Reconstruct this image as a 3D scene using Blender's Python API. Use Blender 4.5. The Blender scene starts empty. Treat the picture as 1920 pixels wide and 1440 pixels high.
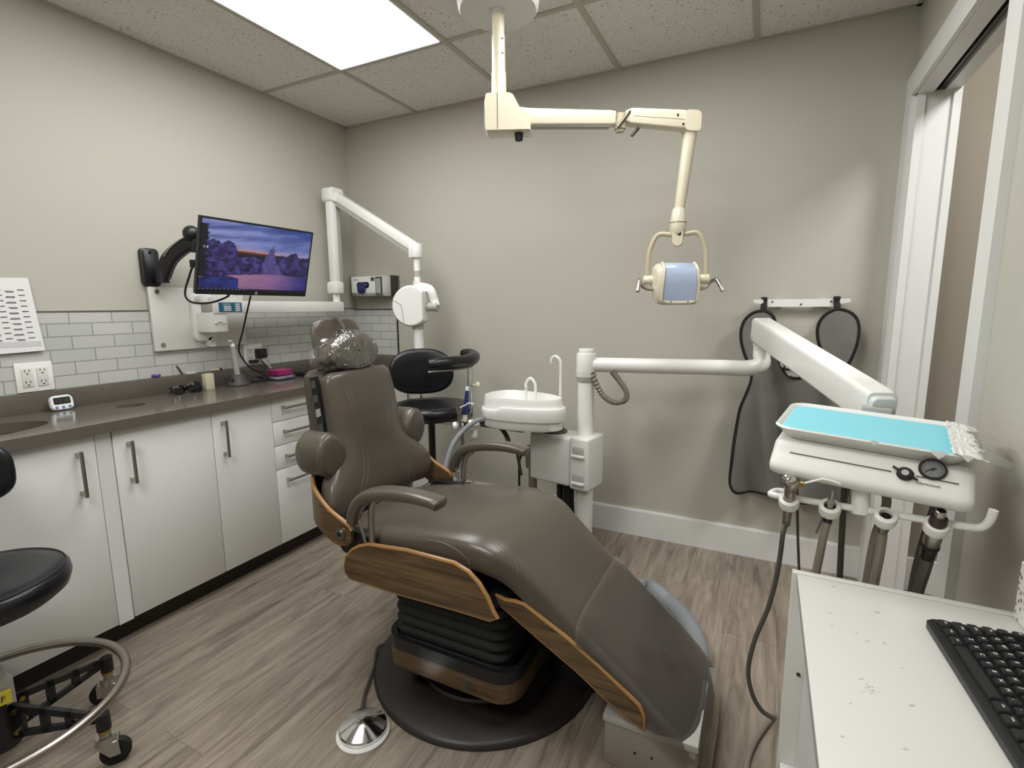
import bpy, bmesh, math, random
from mathutils import Vector, Matrix, noise
from mathutils.bvhtree import BVHTree
random.seed(7)
PI = math.pi
S = bpy.context.scene
COL = S.collection

# ------------------------------------------------------------------ camera (solved from the room's lines)
F, CX, CY = 949.47, 960.0, 720.0
CAM = Vector((2.5079, -2.6472, 1.2423))
YAW, PIT, ROL = 0.4616, -0.1530, -0.0066
fwd = Vector((-math.sin(YAW)*math.cos(PIT), math.cos(YAW)*math.cos(PIT), math.sin(PIT)))
_r = Vector((math.cos(YAW), math.sin(YAW), 0)); _u = _r.cross(fwd)
rgt = math.cos(ROL)*_r + math.sin(ROL)*_u
upv = -math.sin(ROL)*_r + math.cos(ROL)*_u
def ray(u, v): return fwd + (u-CX)/F*rgt - (v-CY)/F*upv
def on(ax, val, u, v):                       # point where a sight line meets the plane x|y|z = val
    d = ray(u, v); i = 'xyz'.index(ax); return CAM + d*((val-CAM[i])/d[i])
def dep(D, u, v): return CAM + ray(u, v)*D   # point at distance D in front of the camera
cam = bpy.data.cameras.new('camera'); co = bpy.data.objects.new('camera', cam); COL.objects.link(co)
R = Matrix((rgt, upv, -fwd)).transposed()
co.matrix_world = Matrix.Translation(CAM) @ R.to_4x4()
cam.sensor_width = 36; cam.lens = F/1920*36; cam.clip_start = .02
S.camera = co

# ------------------------------------------------------------------ room numbers
H, W = 2.3868, 2.9757
GX, GY, G = 0.5714, -0.6129, 0.6096          # ceiling grid
ZC, XC = 0.8487, 0.4664                       # countertop height, front
XD = 0.4404                                   # cabinet door front
YF = -3.45                                    # wall behind the camera

# ------------------------------------------------------------------ materials
def lin(h):
    h = h.lstrip('#'); c = [int(h[i:i+2], 16)/255 for i in (0, 2, 4)]
    return tuple(x/12.92 if x <= .04045 else ((x+.055)/1.055)**2.4 for x in c)
def mat(name, col, rough=.5, metal=0, bump=0, bscale=200, spec=.5, var=0, vscale=3, coat=0, emit=None, es=0):
    m = bpy.data.materials.new(name); m.use_nodes = True
    nt = m.node_tree; b = nt.nodes['Principled BSDF']
    c = lin(col) if isinstance(col, str) else col
    b.inputs['Base Color'].default_value = (*c, 1)
    b.inputs['Roughness'].default_value = rough; b.inputs['Metallic'].default_value = metal
    b.inputs['Specular IOR Level'].default_value = spec
    if coat: b.inputs['Coat Weight'].default_value = coat; b.inputs['Coat Roughness'].default_value = .15
    if emit: b.inputs['Emission Color'].default_value = (*emit, 1); b.inputs['Emission Strength'].default_value = es
    if bump or var:
        tc = nt.nodes.new('ShaderNodeTexCoord')
    if bump:
        n = nt.nodes.new('ShaderNodeTexNoise'); n.inputs['Scale'].default_value = bscale; n.inputs['Detail'].default_value = 3
        nt.links.new(tc.outputs['Object'], n.inputs['Vector'])
        bp = nt.nodes.new('ShaderNodeBump'); bp.inputs['Strength'].default_value = bump; bp.inputs['Distance'].default_value = .002
        nt.links.new(n.outputs['Fac'], bp.inputs['Height']); nt.links.new(bp.outputs['Normal'], b.inputs['Normal'])
    if var:
        n = nt.nodes.new('ShaderNodeTexNoise'); n.inputs['Scale'].default_value = vscale; n.inputs['Detail'].default_value = 5
        nt.links.new(tc.outputs['Object'], n.inputs['Vector'])
        mx = nt.nodes.new('ShaderNodeMix'); mx.data_type = 'RGBA'
        mx.inputs['A'].default_value = (*[x*(1-var) for x in c], 1); mx.inputs['B'].default_value = (*[min(1, x*(1+var)) for x in c], 1)
        nt.links.new(n.outputs['Fac'], mx.inputs['Factor']); nt.links.new(mx.outputs['Result'], b.inputs['Base Color'])
    return m
def N(nt, t, **k):
    n = nt.nodes.new(t)
    for a, v in k.items():
        if a in n.inputs: n.inputs[a].default_value = v
        else: setattr(n, a, v)
    return n
def mapped(nt, scale=(1, 1, 1), rot=(0, 0, 0), loc=(0, 0, 0)):
    tc = N(nt, 'ShaderNodeTexCoord'); mp = N(nt, 'ShaderNodeMapping')
    mp.inputs['Scale'].default_value = scale; mp.inputs['Rotation'].default_value = rot; mp.inputs['Location'].default_value = loc
    nt.links.new(tc.outputs['Object'], mp.inputs['Vector']); return mp.outputs['Vector']
def ramp(nt, stops):
    r = N(nt, 'ShaderNodeValToRGB'); e = r.color_ramp.elements
    while len(e) < len(stops): e.new(.5)
    for i, (p, c) in enumerate(stops): e[i].position = p; e[i].color = (*c, 1)
    return r
def wood_mat(name, cols, axis='x', rough=.32, scale=1.5):
    m = bpy.data.materials.new(name); m.use_nodes = True; nt = m.node_tree; b = nt.nodes['Principled BSDF']
    sc = {'x': (3, 60, 60), 'y': (60, 3, 60), 'z': (60, 60, 3)}[axis]
    v = mapped(nt, [s*scale for s in sc])
    n1 = N(nt, 'ShaderNodeTexNoise', Scale=1.0, Detail=6.0, Roughness=.65, Distortion=.6); nt.links.new(v, n1.inputs['Vector'])
    sc2 = {'x': (1.2, 14, 14), 'y': (14, 1.2, 14), 'z': (14, 14, 1.2)}[axis]
    v2 = mapped(nt, [s*scale for s in sc2])
    n2 = N(nt, 'ShaderNodeTexNoise', Scale=1.0, Detail=3.0, Distortion=1.5); nt.links.new(v2, n2.inputs['Vector'])
    ad = N(nt, 'ShaderNodeMath', operation='MULTIPLY_ADD'); ad.inputs[1].default_value = .6
    nt.links.new(n1.outputs['Fac'], ad.inputs[0])
    ml = N(nt, 'ShaderNodeMath', operation='MULTIPLY'); ml.inputs[1].default_value = .4; nt.links.new(n2.outputs['Fac'], ml.inputs[0])
    nt.links.new(ml.outputs[0], ad.inputs[2])
    r = ramp(nt, [(.36, lin(cols[0])), (.48, lin(cols[1])), (.62, lin(cols[2]))]); nt.links.new(ad.outputs[0], r.inputs[0])
    nt.links.new(r.outputs[0], b.inputs['Base Color']); b.inputs['Roughness'].default_value = rough
    return m
def floor_mat():
    m = bpy.data.materials.new('vinyl_plank'); m.use_nodes = True; nt = m.node_tree; b = nt.nodes['Principled BSDF']
    v = mapped(nt, rot=(0, 0, PI/2), loc=(0.07, 0.11, 0))
    br = N(nt, 'ShaderNodeTexBrick', Scale=1.0); br.offset = .37; br.squash = 1
    br.inputs['Mortar Size'].default_value = .0007; br.inputs['Brick Width'].default_value = 1.22; br.inputs['Row Height'].default_value = .182
    br.inputs['Color1'].default_value = (.0, .0, .0, 1); br.inputs['Color2'].default_value = (1, 1, 1, 1); br.inputs['Mortar'].default_value = (.4, .4, .4, 1)
    nt.links.new(v, br.inputs['Vector'])
    g1 = N(nt, 'ShaderNodeTexNoise', Scale=1.0, Detail=8.0, Roughness=.7, Distortion=.9)
    vv = mapped(nt, (26, 2.6, 1)); ofs = N(nt, 'ShaderNodeVectorMath', operation='ADD')
    sc = N(nt, 'ShaderNodeVectorMath', operation='SCALE'); sc.inputs['Scale'].default_value = 9.0
    nt.links.new(br.outputs['Color'], sc.inputs[0]); nt.links.new(vv, ofs.inputs[0]); nt.links.new(sc.outputs[0], ofs.inputs[1])
    nt.links.new(ofs.outputs[0], g1.inputs['Vector'])
    r = ramp(nt, [(.26, lin('#4b4339')), (.42, lin('#786e62')), (.58, lin('#91877a')), (.78, lin('#a2988b'))]); nt.links.new(g1.outputs['Fac'], r.inputs[0])
    hv = N(nt, 'ShaderNodeMix', data_type='RGBA', blend_type='MULTIPLY'); hv.inputs['Factor'].default_value = 1
    tint = ramp(nt, [(0, (.93, .925, .92)), (1, (1.03, 1.03, 1.03))]); nt.links.new(br.outputs['Color'], tint.inputs[0])
    nt.links.new(r.outputs[0], hv.inputs['A']); nt.links.new(tint.outputs[0], hv.inputs['B'])
    mo = N(nt, 'ShaderNodeMix', data_type='RGBA'); mo.inputs['B'].default_value = (*lin('#5a534b'), 1)
    nt.links.new(br.outputs['Fac'], mo.inputs['Factor']); nt.links.new(hv.outputs['Result'], mo.inputs['A'])
    nt.links.new(mo.outputs['Result'], b.inputs['Base Color'])
    b.inputs['Roughness'].default_value = .45; b.inputs['Specular IOR Level'].default_value = .35
    bp = N(nt, 'ShaderNodeBump', Strength=.15, Distance=.001); nt.links.new(g1.outputs['Fac'], bp.inputs['Height']); nt.links.new(bp.outputs['Normal'], b.inputs['Normal'])
    return m
def tile_mat(plane):
    m = bpy.data.materials.new('glazed_tile_'+plane); m.use_nodes = True; nt = m.node_tree; b = nt.nodes['Principled BSDF']
    rot = (PI/2, 0, 0) if plane == 'back' else (PI/2, 0, PI/2)
    tc = N(nt, 'ShaderNodeTexCoord'); sx = N(nt, 'ShaderNodeSeparateXYZ'); cb = N(nt, 'ShaderNodeCombineXYZ')
    nt.links.new(tc.outputs['Object'], sx.inputs[0])
    a = N(nt, 'ShaderNodeMath', operation='ADD'); a.inputs[1].default_value = 10 + (1.504 if plane == 'left' else .05) - .0
    nt.links.new(sx.outputs['Y' if plane == 'left' else 'X'], a.inputs[0]); nt.links.new(a.outputs[0], cb.inputs[0])
    z = N(nt, 'ShaderNodeMath', operation='ADD'); z.inputs[1].default_value = -.926 + 10*.0516*2
    nt.links.new(sx.outputs['Z'], z.inputs[0]); nt.links.new(z.outputs[0], cb.inputs[1])
    br = N(nt, 'ShaderNodeTexBrick', Scale=1.0); br.offset = .5; br.squash = 1
    br.inputs['Mortar Size'].default_value = .0022; br.inputs['Mortar Smooth'].default_value = .2
    br.inputs['Brick Width'].default_value = .150; br.inputs['Row Height'].default_value = .0516; br.inputs['Bias'].default_value = 0
    br.inputs['Color1'].default_value = (*lin('#c2c3c0'), 1); br.inputs['Color2'].default_value = (*lin('#b9bbb8'), 1)
    br.inputs['Mortar'].default_value = (*lin('#979896'), 1)
    nt.links.new(cb.outputs[0], br.inputs['Vector']); nt.links.new(br.outputs['Color'], b.inputs['Base Color'])
    b.inputs['Roughness'].default_value = .22
    inv = N(nt, 'ShaderNodeMath', operation='SUBTRACT'); inv.inputs[0].default_value = 1; nt.links.new(br.outputs['Fac'], inv.inputs[1])
    bp = N(nt, 'ShaderNodeBump', Strength=.7, Distance=.003); nt.links.new(inv.outputs[0], bp.inputs['Height']); nt.links.new(bp.outputs['Normal'], b.inputs['Normal'])
    return m
def ceiling_mat():
    m = bpy.data.materials.new('acoustic_tile'); m.use_nodes = True; nt = m.node_tree; b = nt.nodes['Principled BSDF']
    v = mapped(nt); n = N(nt, 'ShaderNodeTexNoise', Scale=95.0, Detail=2.0, Roughness=.6); nt.links.new(v, n.inputs['Vector'])
    r = ramp(nt, [(.30, lin('#78756e')), (.36, lin('#dbd9d3')), (.7, lin('#e5e3de'))]); nt.links.new(n.outputs['Fac'], r.inputs[0])
    nt.links.new(r.outputs[0], b.inputs['Base Color']); b.inputs['Roughness'].default_value = .95; b.inputs['Specular IOR Level'].default_value = .1
    bp = N(nt, 'ShaderNodeBump', Strength=.4, Distance=.002); nt.links.new(n.outputs['Fac'], bp.inputs['Height']); nt.links.new(bp.outputs['Normal'], b.inputs['Normal'])
    return m
def film_mat(name, base=.05, rough=.08, crinkle=.6, tint=(1, 1, 1), scale=30, milk=0, milkc=(.66, .60, .53)):
    m = bpy.data.materials.new(name); m.use_nodes = True; nt = m.node_tree
    for n in list(nt.nodes):
        if n.type == 'BSDF_PRINCIPLED': nt.nodes.remove(n)
    out = nt.nodes['Material Output']
    tr = N(nt, 'ShaderNodeBsdfTransparent'); tr.inputs[0].default_value = (*tint, 1)
    gl = N(nt, 'ShaderNodeBsdfGlossy'); gl.inputs['Roughness'].default_value = rough
    v = mapped(nt); n = N(nt, 'ShaderNodeTexNoise', Scale=scale, Detail=3.0, Distortion=1.2); nt.links.new(v, n.inputs['Vector'])
    bp = N(nt, 'ShaderNodeBump', Strength=crinkle, Distance=.012); nt.links.new(n.outputs['Fac'], bp.inputs['Height'])
    nt.links.new(bp.outputs['Normal'], gl.inputs['Normal'])
    fr = N(nt, 'ShaderNodeFresnel', IOR=1.45); nt.links.new(bp.outputs['Normal'], fr.inputs['Normal'])
    ad = N(nt, 'ShaderNodeMath', operation='ADD'); ad.inputs[1].default_value = base; nt.links.new(fr.outputs[0], ad.inputs[0])
    mx = N(nt, 'ShaderNodeMixShader'); nt.links.new(ad.outputs[0], mx.inputs[0]); nt.links.new(tr.outputs[0], mx.inputs[1]); nt.links.new(gl.outputs[0], mx.inputs[2])
    if milk:
        df = N(nt, 'ShaderNodeBsdfDiffuse'); df.inputs[0].default_value = (*milkc, 1)
        m2 = N(nt, 'ShaderNodeMixShader'); m2.inputs[0].default_value = milk
        nt.links.new(mx.outputs[0], m2.inputs[1]); nt.links.new(df.outputs[0], m2.inputs[2]); mx = m2
    nt.links.new(mx.outputs[0], out.inputs[0]); return m
def vcol_mat(name, emit=0, rough=.5):
    m = bpy.data.materials.new(name); m.use_nodes = True; nt = m.node_tree; b = nt.nodes['Principled BSDF']
    a = N(nt, 'ShaderNodeAttribute', attribute_name='paint')
    if emit:
        b.inputs['Base Color'].default_value = (.01, .01, .012, 1)
        nt.links.new(a.outputs['Color'], b.inputs['Emission Color']); b.inputs['Emission Strength'].default_value = emit
    else: nt.links.new(a.outputs['Color'], b.inputs['Base Color'])
    b.inputs['Roughness'].default_value = rough; return m

M = dict(
 wall=mat('wall_paint', '#b8b5ab', .85, bump=.06, bscale=350, spec=.25),
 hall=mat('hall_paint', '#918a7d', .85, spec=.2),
 trim=mat('white_trim_paint', '#dfdfdd', .4),
 floor=floor_mat(), ceil=ceiling_mat(),
 grid=mat('ceiling_grid_metal', '#b6b1a3', .6),
 tileL=tile_mat('left'), tileB=tile_mat('back'),
 counter=mat('grey_brown_quartz', '#625c55', .14, var=.06, vscale=180, spec=.55),
 cab=mat('white_laminate', '#e3e4e2', .42, bump=.03, bscale=120),
 cabside=mat('white_carcass', '#c4c4c1', .5),
 kick=mat('dark_toe_kick', '#2a2622', .6),
 steel=mat('brushed_steel', '#a9a49c', .32, 1), chrome=mat('chrome', '#d8d8d8', .1, 1),
 dsteel=mat('dark_metal', '#55524e', .35, 1), zinc=mat('zinc_plate', '#b5b5b2', .28, 1),
 black=mat('black_plastic', '#17171a', .4), blackrub=mat('black_rubber', '#121213', .7),
 bvinyl=mat('black_vinyl', '#131419', .28, bump=.05, bscale=500),
 leather=mat('taupe_vinyl', '#565048', .27, bump=.1, bscale=420, spec=.5),
 leatherS=mat('taupe_vinyl_dark_shell', '#4a433b', .5),  # darker taupe brown of the moulded back shell
 seam=mat('seam_piping', '#6b645a', .45), stitch=mat('stitch_thread', '#7d756a', .7),
 wood=wood_mat('oak_ply_face', ('#34291d', '#5c4830', '#735c3f'), 'x'),
 woodb=wood_mat('oak_ply_band', ('#34291d', '#59462f', '#6d583b'), 'x'),
 woode=mat('oak_ply_edge', '#a87f4e', .3),
 bellow=mat('black_bellows', '#0f0f10', .75), baseplate=mat('dark_brown_base_plate', '#241d1b', .42),
 white=mat('white_enamel', '#e9e9e6', .3, coat=.2), offw=mat('off_white_plastic', '#d6d6d2', .4),
 greyw=mat('grey_plastic', '#a9a8a3', .45), dgrey=mat('dark_grey_plastic', '#4c4b48', .5),
 cream=mat('aged_cream_enamel', '#dad2bc', .28, coat=.3), creamd=mat('aged_cream_dark_enamel', '#bfb69c', .3),  # creamd: deeper cream on the lamp's elbow and yoke
 lens=mat('milky_blue_lens', '#b0bfdd', .22, spec=.8),
 hoseg=mat('grey_hose', '#8b8f92', .5), hoset=mat('taupe_tubing', '#7d776b', .55), hosed=mat('dark_tubing', '#4a4843', .5),
 blue=mat('blue_paper', '#86d0de', .8), paper=mat('white_paper', '#e3e3e3', .8), ink=mat('printed_ink', '#5a5a5e', .8),
 cover=mat('white_plate_paint', '#dcdad6', .45), apron=mat('grey_apron_fabric', '#72726d', .7, bump=.15, bscale=700),
 apronl=mat('light_grey_apron_lining', '#b9b7b3', .7),
 tape=mat('black_binding_tape', '#131314', .8),
 navy=mat('navy_nitrile', '#23275e', .45), teal=mat('teal_label', '#1f6a86', .5), pink=mat('magenta_plastic', '#a22a6d', .35),
 clear=film_mat('clear_plastic', .06, .1, .05), wrap=film_mat('clear_wrap', .20, .10, 1.0, scale=26, milk=.03),
 sheet=film_mat('clear_chair_sheet', .0, .28, .12, (1, 1, 1), 9, .085),
 ivory=mat('ivory_card', '#d9d3b8', .7), purple=mat('purple_plastic', '#5d3f9a', .4), maroon=mat('maroon_pen', '#5a2a2e', .4),
 yellow=mat('yellow_label', '#d8c43a', .6), gold=mat('yellow_zinc', '#b09a58', .3, 1),
 green=mat('dark_green_print', '#3c4a40', .6), lcd=mat('grey_lcd', '#23292b', .25), btn=mat('blue_button', '#5f86bd', .4),
 bluepen=mat('dark_blue_plastic', '#1f2a63', .3), red=mat('red_plastic', '#8d2b2b', .4),
 cart=mat('white_cart_laminate', '#d4d4cf', .4), cart2=mat('white_cart_inner', '#c9cbcc', .5), edge=mat('scratched_edge', '#9c9d9c', .5),
 scuff=mat('grey_scuff', '#b9b8b3', .6), legend=mat('key_legend_white', '#e8e8e8', .6), keyb=mat('key_black', '#1b1b1d', .45),
 glass=film_mat('gauge_glass', .02, .05, 0), gface=mat('gauge_face', '#6e6e70', .5),
 mint=mat('brushed_edge', '#8f8f8c', .4, 1),
 tissue=None, screen=vcol_mat('screen_picture', .55), printed=vcol_mat('printed_box', 0))

# ------------------------------------------------------------------ mesh collecting
def V(*a): return Vector(a if len(a) > 1 else a[0])
def basis(d, hint=None):
    d = Vector(d).normalized(); h = Vector(hint) if hint is not None else (Vector((0, 0, 1)) if abs(d.z) < .9 else Vector((1, 0, 0)))
    a = h.cross(d).normalized(); return a, d.cross(a), d
def catmull(P, n=8, closed=False):
    P = [Vector(p) for p in P]; L = len(P); out = []
    rng = range(L if closed else L-1)
    for i in rng:
        p1, p2 = P[i], P[(i+1) % L]
        p0 = P[(i-1) % L] if closed or i > 0 else p1*2-p2
        p3 = P[(i+2) % L] if closed or i+2 < L else p2*2-p1
        for k in range(n):
            t = k/n; out.append(.5*((2*p1)+(p2-p0)*t+(2*p0-5*p1+4*p2-p3)*t*t+(3*p1-p0-3*p2+p3)*t**3))
    if not closed: out.append(P[-1].copy())
    return out
class MB:
    def __init__(s): s.v = []; s.f = []; s.c = None
    def add(s, vs, fs):
        o = len(s.v); s.v += [Vector(v) for v in vs]; s.f += [tuple(i+o for i in f) for f in fs]; return s
    def bm(s, bm, Mx=None):
        bm.verts.ensure_lookup_table(); bm.verts.index_update()
        s.add([(Mx @ v.co) if Mx else v.co.copy() for v in bm.verts], [[v.index for v in f.verts] for f in bm.faces]); bm.free(); return s
    def box(s, a, b, bev=0, seg=2, Mx=None):
        a, b = Vector(a), Vector(b); bm = bmesh.new(); bmesh.ops.create_cube(bm, size=1)
        for v in bm.verts: v.co = Vector(((a[i]+b[i])/2+v.co[i]*abs(b[i]-a[i]) for i in range(3)))
        if bev: bmesh.ops.bevel(bm, geom=bm.edges[:], offset=bev, segments=seg, profile=.5, affect='EDGES')
        return s.bm(bm, Mx)
    def loft(s, rings, cap=True, closed=True):
        n = len(rings[0]); vs = [p for r in rings for p in r]; fs = []
        for i in range(len(rings)-1):
            for j in range(n if closed else n-1):
                a, b = i*n+j, i*n+(j+1) % n; fs.append((a, b, b+n, a+n))
        if cap and closed: fs.append(tuple(range(n-1, -1, -1))); fs.append(tuple(range((len(rings)-1)*n, len(rings)*n)))
        return s.add(vs, fs)
    def cyl(s, p, q, r, r2=None, seg=20, bev=0):
        p, q = Vector(p), Vector(q); r2 = r if r2 is None else r2; L = (q-p).length
        prof = [(r, 0), (r2, L)] if not bev else [(r-bev, 0), (r-bev*.3, bev*.3), (r, bev), (r2, L-bev), (r2-bev*.3, L-bev*.3), (r2-bev, L)]
        return s.lathe(prof, p, q-p, seg)
    def lathe(s, prof, o, axis=(0, 0, 1), seg=28, cap=True):
        a, b, d = basis(axis); o = Vector(o)
        return s.loft([[o+d*h+(a*math.cos(t)+b*math.sin(t))*r for t in (2*PI*k/seg for k in range(seg))] for r, h in prof], cap)
    def tube(s, P, r, seg=10, n=8, smooth=True, closed=False, flat=1.0, hint=None, cap=True):
        Q = catmull(P, n, closed) if smooth else [Vector(p) for p in P]
        m = len(Q); rr = r if callable(r) else ((lambda t: r) if not isinstance(r, (list, tuple)) else (lambda t: r[min(int(t*(len(r)-1)), len(r)-2)]*(1-(t*(len(r)-1)-min(int(t*(len(r)-1)), len(r)-2)))+r[min(int(t*(len(r)-1)), len(r)-2)+1]*(t*(len(r)-1)-min(int(t*(len(r)-1)), len(r)-2))))
        rings = []; up = None
        for i in range(m):
            d = (Q[(i+1) % m]-Q[i-1]) if closed else (Q[min(i+1, m-1)]-Q[max(i-1, 0)])
            if d.length < 1e-9: d = Vector((0, 0, 1))
            d.normalize()
            if hint is not None: a, b, _ = basis(d, hint)
            elif up is None: a, b, _ = basis(d)
            else:
                b = (up-d*up.dot(d)); b.normalize(); a = b.cross(d)
            up = b; q = rr(i/max(1, m-1))
            rings.append([Q[i]+a*math.cos(t)*q+b*math.sin(t)*q*flat for t in (2*PI*k/seg for k in range(seg))])
        if closed: rings.append(rings[0]); return s.loft(rings, False)
        return s.loft(rings, cap)
    def prism(s, poly, off):                    # polygon of 3-D points, swept by off
        n = len(poly); off = Vector(off); P = [Vector(p) for p in poly]
        return s.add(P+[p+off for p in P], [tuple(range(n)), tuple(range(2*n-1, n-1, -1))]+[(i, i+n, (i+1) % n+n, (i+1) % n) for i in range(n)])
    def ball(s, c, r, seg=20, rings=12, M3=None):
        c = Vector(c); r = Vector(r) if not isinstance(r, (int, float)) else Vector((r, r, r)); L = []
        for i in range(rings+1):
            t = PI*i/rings; z, q = -math.cos(t), max(math.sin(t), 1e-3)
            L.append([c+((M3 @ Vector((q*math.cos(p)*r.x, q*math.sin(p)*r.y, z*r.z))) if M3 else Vector((q*math.cos(p)*r.x, q*math.sin(p)*r.y, z*r.z))) for p in (2*PI*k/seg for k in range(seg))])
        return s.loft(L)
    def text(s, body, Mx, size, ext=.0004, align='CENTER'):
        cu = bpy.data.curves.new('lettering', 'FONT'); cu.body = body; cu.size = size; cu.extrude = ext; cu.align_x = align; cu.align_y = 'CENTER'; cu.resolution_u = 3
        ob = bpy.data.objects.new('lettering', cu); COL.objects.link(ob)
        dg = bpy.context.evaluated_depsgraph_get(); me = ob.evaluated_get(dg).to_mesh()
        s.add([Mx @ v.co for v in me.vertices], [tuple(p.vertices) for p in me.polygons])
        bpy.data.objects.remove(ob); bpy.data.curves.remove(cu); return s

# ------------------------------------------------------------------ objects
ROOT = {}
def tag(o, label, cat, group=None, kind=None):
    if label: o['label'] = label
    if cat: o['category'] = cat
    if group: o['group'] = group
    if kind: o['kind'] = kind
    return o
def thing(name, label, cat, loc=(0, 0, 0), rot=None, group=None, kind=None):
    o = bpy.data.objects.new(name, None); COL.objects.link(o); o.empty_display_size = .05
    mw = Matrix.Translation(Vector(loc)) @ (rot.to_4x4() if rot is not None else Matrix.Identity(4))
    o.matrix_world = mw; ROOT[o.name] = mw
    return tag(o, label, cat, group, kind)
def part(mb, name, m, parent=None, local=False, angle=38, label=None, origin=None):
    me = bpy.data.meshes.new(name); pm = None
    if parent is not None:
        r = parent
        while r.parent is not None: r = r.parent
        pm = ROOT.get(r.name)
    vs = mb.v
    if pm is not None and not local: inv = pm.inverted(); vs = [inv @ v for v in vs]
    if parent is None and origin is not None: o_ = Vector(origin); vs = [v-o_ for v in vs]
    me.from_pydata([tuple(v) for v in vs], [], mb.f); me.update()
    bm = bmesh.new(); bm.from_mesh(me); bmesh.ops.recalc_face_normals(bm, faces=bm.faces[:]); bm.to_mesh(me); bm.free()
    me.shade_smooth(); me.set_sharp_from_angle(angle=math.radians(angle))
    me.materials.append(m)
    if mb.c:
        at = me.color_attributes.new('paint', 'FLOAT_COLOR', 'POINT')
        for i, c in enumerate(mb.c): at.data[i].color = (*c, 1)
    o = bpy.data.objects.new(name, me); COL.objects.link(o)
    if parent is not None: o.parent = parent
    elif origin is not None: o.location = origin; ROOT[o.name] = Matrix.Translation(Vector(origin))
    if label: o['label'] = label
    return o
def single(mb, name, m, label, cat, origin, group=None, angle=38):
    return tag(part(mb, name, m, None, angle=angle, origin=origin), label, cat, group)
def struct(mb, name, m, label=None, parent=None):
    o = part(mb, name, m, parent)
    if parent is None: o['kind'] = 'structure'
    if label: o['label'] = label
    return o
def rr(cx, cy, hx, hy, r, n=6):               # rounded rectangle outline
    out = []
    for k, (sx, sy) in enumerate(((1, 1), (-1, 1), (-1, -1), (1, -1))):
        for i in range(n+1):
            t = (k+i/n)*PI/2; out.append((cx+sx*(hx-r)+r*math.cos(t), cy+sy*(hy-r)+r*math.sin(t)))
    return out
def sup(hw, ht, n=4.0, seg=32):               # superellipse outline
    out = []
    for k in range(seg):
        t = 2*PI*k/seg; c, s_ = math.cos(t), math.sin(t)
        out.append((hw*math.copysign(abs(c)**(2/n), c), ht*math.copysign(abs(s_)**(2/n), s_)))
    return out

# ================================================================== SETTING
struct(MB().box((-.1, YF-.1, -.1), (4.6, .12, 0)), 'floor', M['floor'], 'grey brown wood look vinyl plank floor')
struct(MB().box((-.1, YF-.1, H), (W+.12, .12, H+.08)), 'ceiling', M['ceil'], 'speckled acoustic tile ceiling')
g = MB()
for k in range(-1, 5):
    x = GX+k*G
    if 0 < x < W: g.box((x-.012, YF, H-.006), (x+.012, 0, H+.002))
for k in range(0, 5):
    y = GY-k*G
    if y > YF and k % 2 == 0:
        xs = [0]+[GX+i*G for i in range(5) if GX+i*G < W]+[W]
        for a, b in zip(xs, xs[1:]):
            if k in (1,) and abs(a-GX) < .01: continue
            g.box((a, y-.012, H-.0055), (b, y+.012, H+.002))
g.box((0, YF, H-.004), (.018, 0, H+.001)); g.box((0, -.018, H-.004), (W, 0, H+.001)); g.box((W-.018, YF, H-.004), (W, 0, H+.001))
struct(g, 'trim_1', M['grid'], 'beige metal ceiling grid')
wl = struct(MB().box((-.1, YF, 0), (0, .1, H)), 'wall_left', M['wall'], 'beige painted wall behind the counter')
part(MB().box((0, YF, .90), (.007, 0, 1.229)), 'tile_backsplash', M['tileL'], wl, label='pale grey brick tile')
part(MB().box((0, YF, 1.229), (.009, 0, 1.235)), 'tile_edge_strip', M['mint'], wl)
wb = struct(MB().box((0, 0, 0), (W+.12, .1, H)), 'wall_back', M['wall'], 'beige painted wall facing the camera')
part(MB().box((.007, -.007, .90), (.360, 0, 1.222)), 'tile_backsplash', M['tileB'], wb, label='pale grey brick tile')
part(MB().box((.007, -.009, 1.222), (.366, 0, 1.228)).box((.360, -.009, .93), (.366, 0, 1.228)), 'tile_edge_strip', M['black'], wb)
DY0, DY1, DZ = -.095, -1.02, 2.03             # door opening
WT = .125
struct(MB().box((W, DY0, 0), (W+WT, 0, H)).box((W, DY1, DZ+.055), (W+WT, DY0, H)).box((W, YF, 0), (W+WT, DY1, H)), 'wall_right', M['wall'], 'beige painted wall with the doorway')
struct(MB().box((0, YF-.1, 0), (W+WT, YF, H)), 'wall_front', M['wall'])
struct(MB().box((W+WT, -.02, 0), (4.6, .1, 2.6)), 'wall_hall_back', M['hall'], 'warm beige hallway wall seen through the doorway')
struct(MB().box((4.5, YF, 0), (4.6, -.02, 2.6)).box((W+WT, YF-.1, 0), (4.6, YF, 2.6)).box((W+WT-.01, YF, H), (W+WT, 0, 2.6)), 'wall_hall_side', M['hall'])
struct(MB().box((W, YF-.1, 2.6), (4.6, .1, 2.66)), 'ceiling_hall', M['ceil'])
struct(MB().box((.45, -.016, 0), (W-.02, 0, .139)).box((.45, -.012, .139), (W-.02, 0, .1457)), 'baseboard_back', M['trim'], 'white baseboard along the back wall')
struct(MB().box((W+WT, -.036, 0), (4.5, -.02, .146)), 'baseboard_hall', M['trim'])
struct(MB().box((W-.016, YF, 0), (W, -1.112, .1457)), 'baseboard_right', M['trim'])
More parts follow.
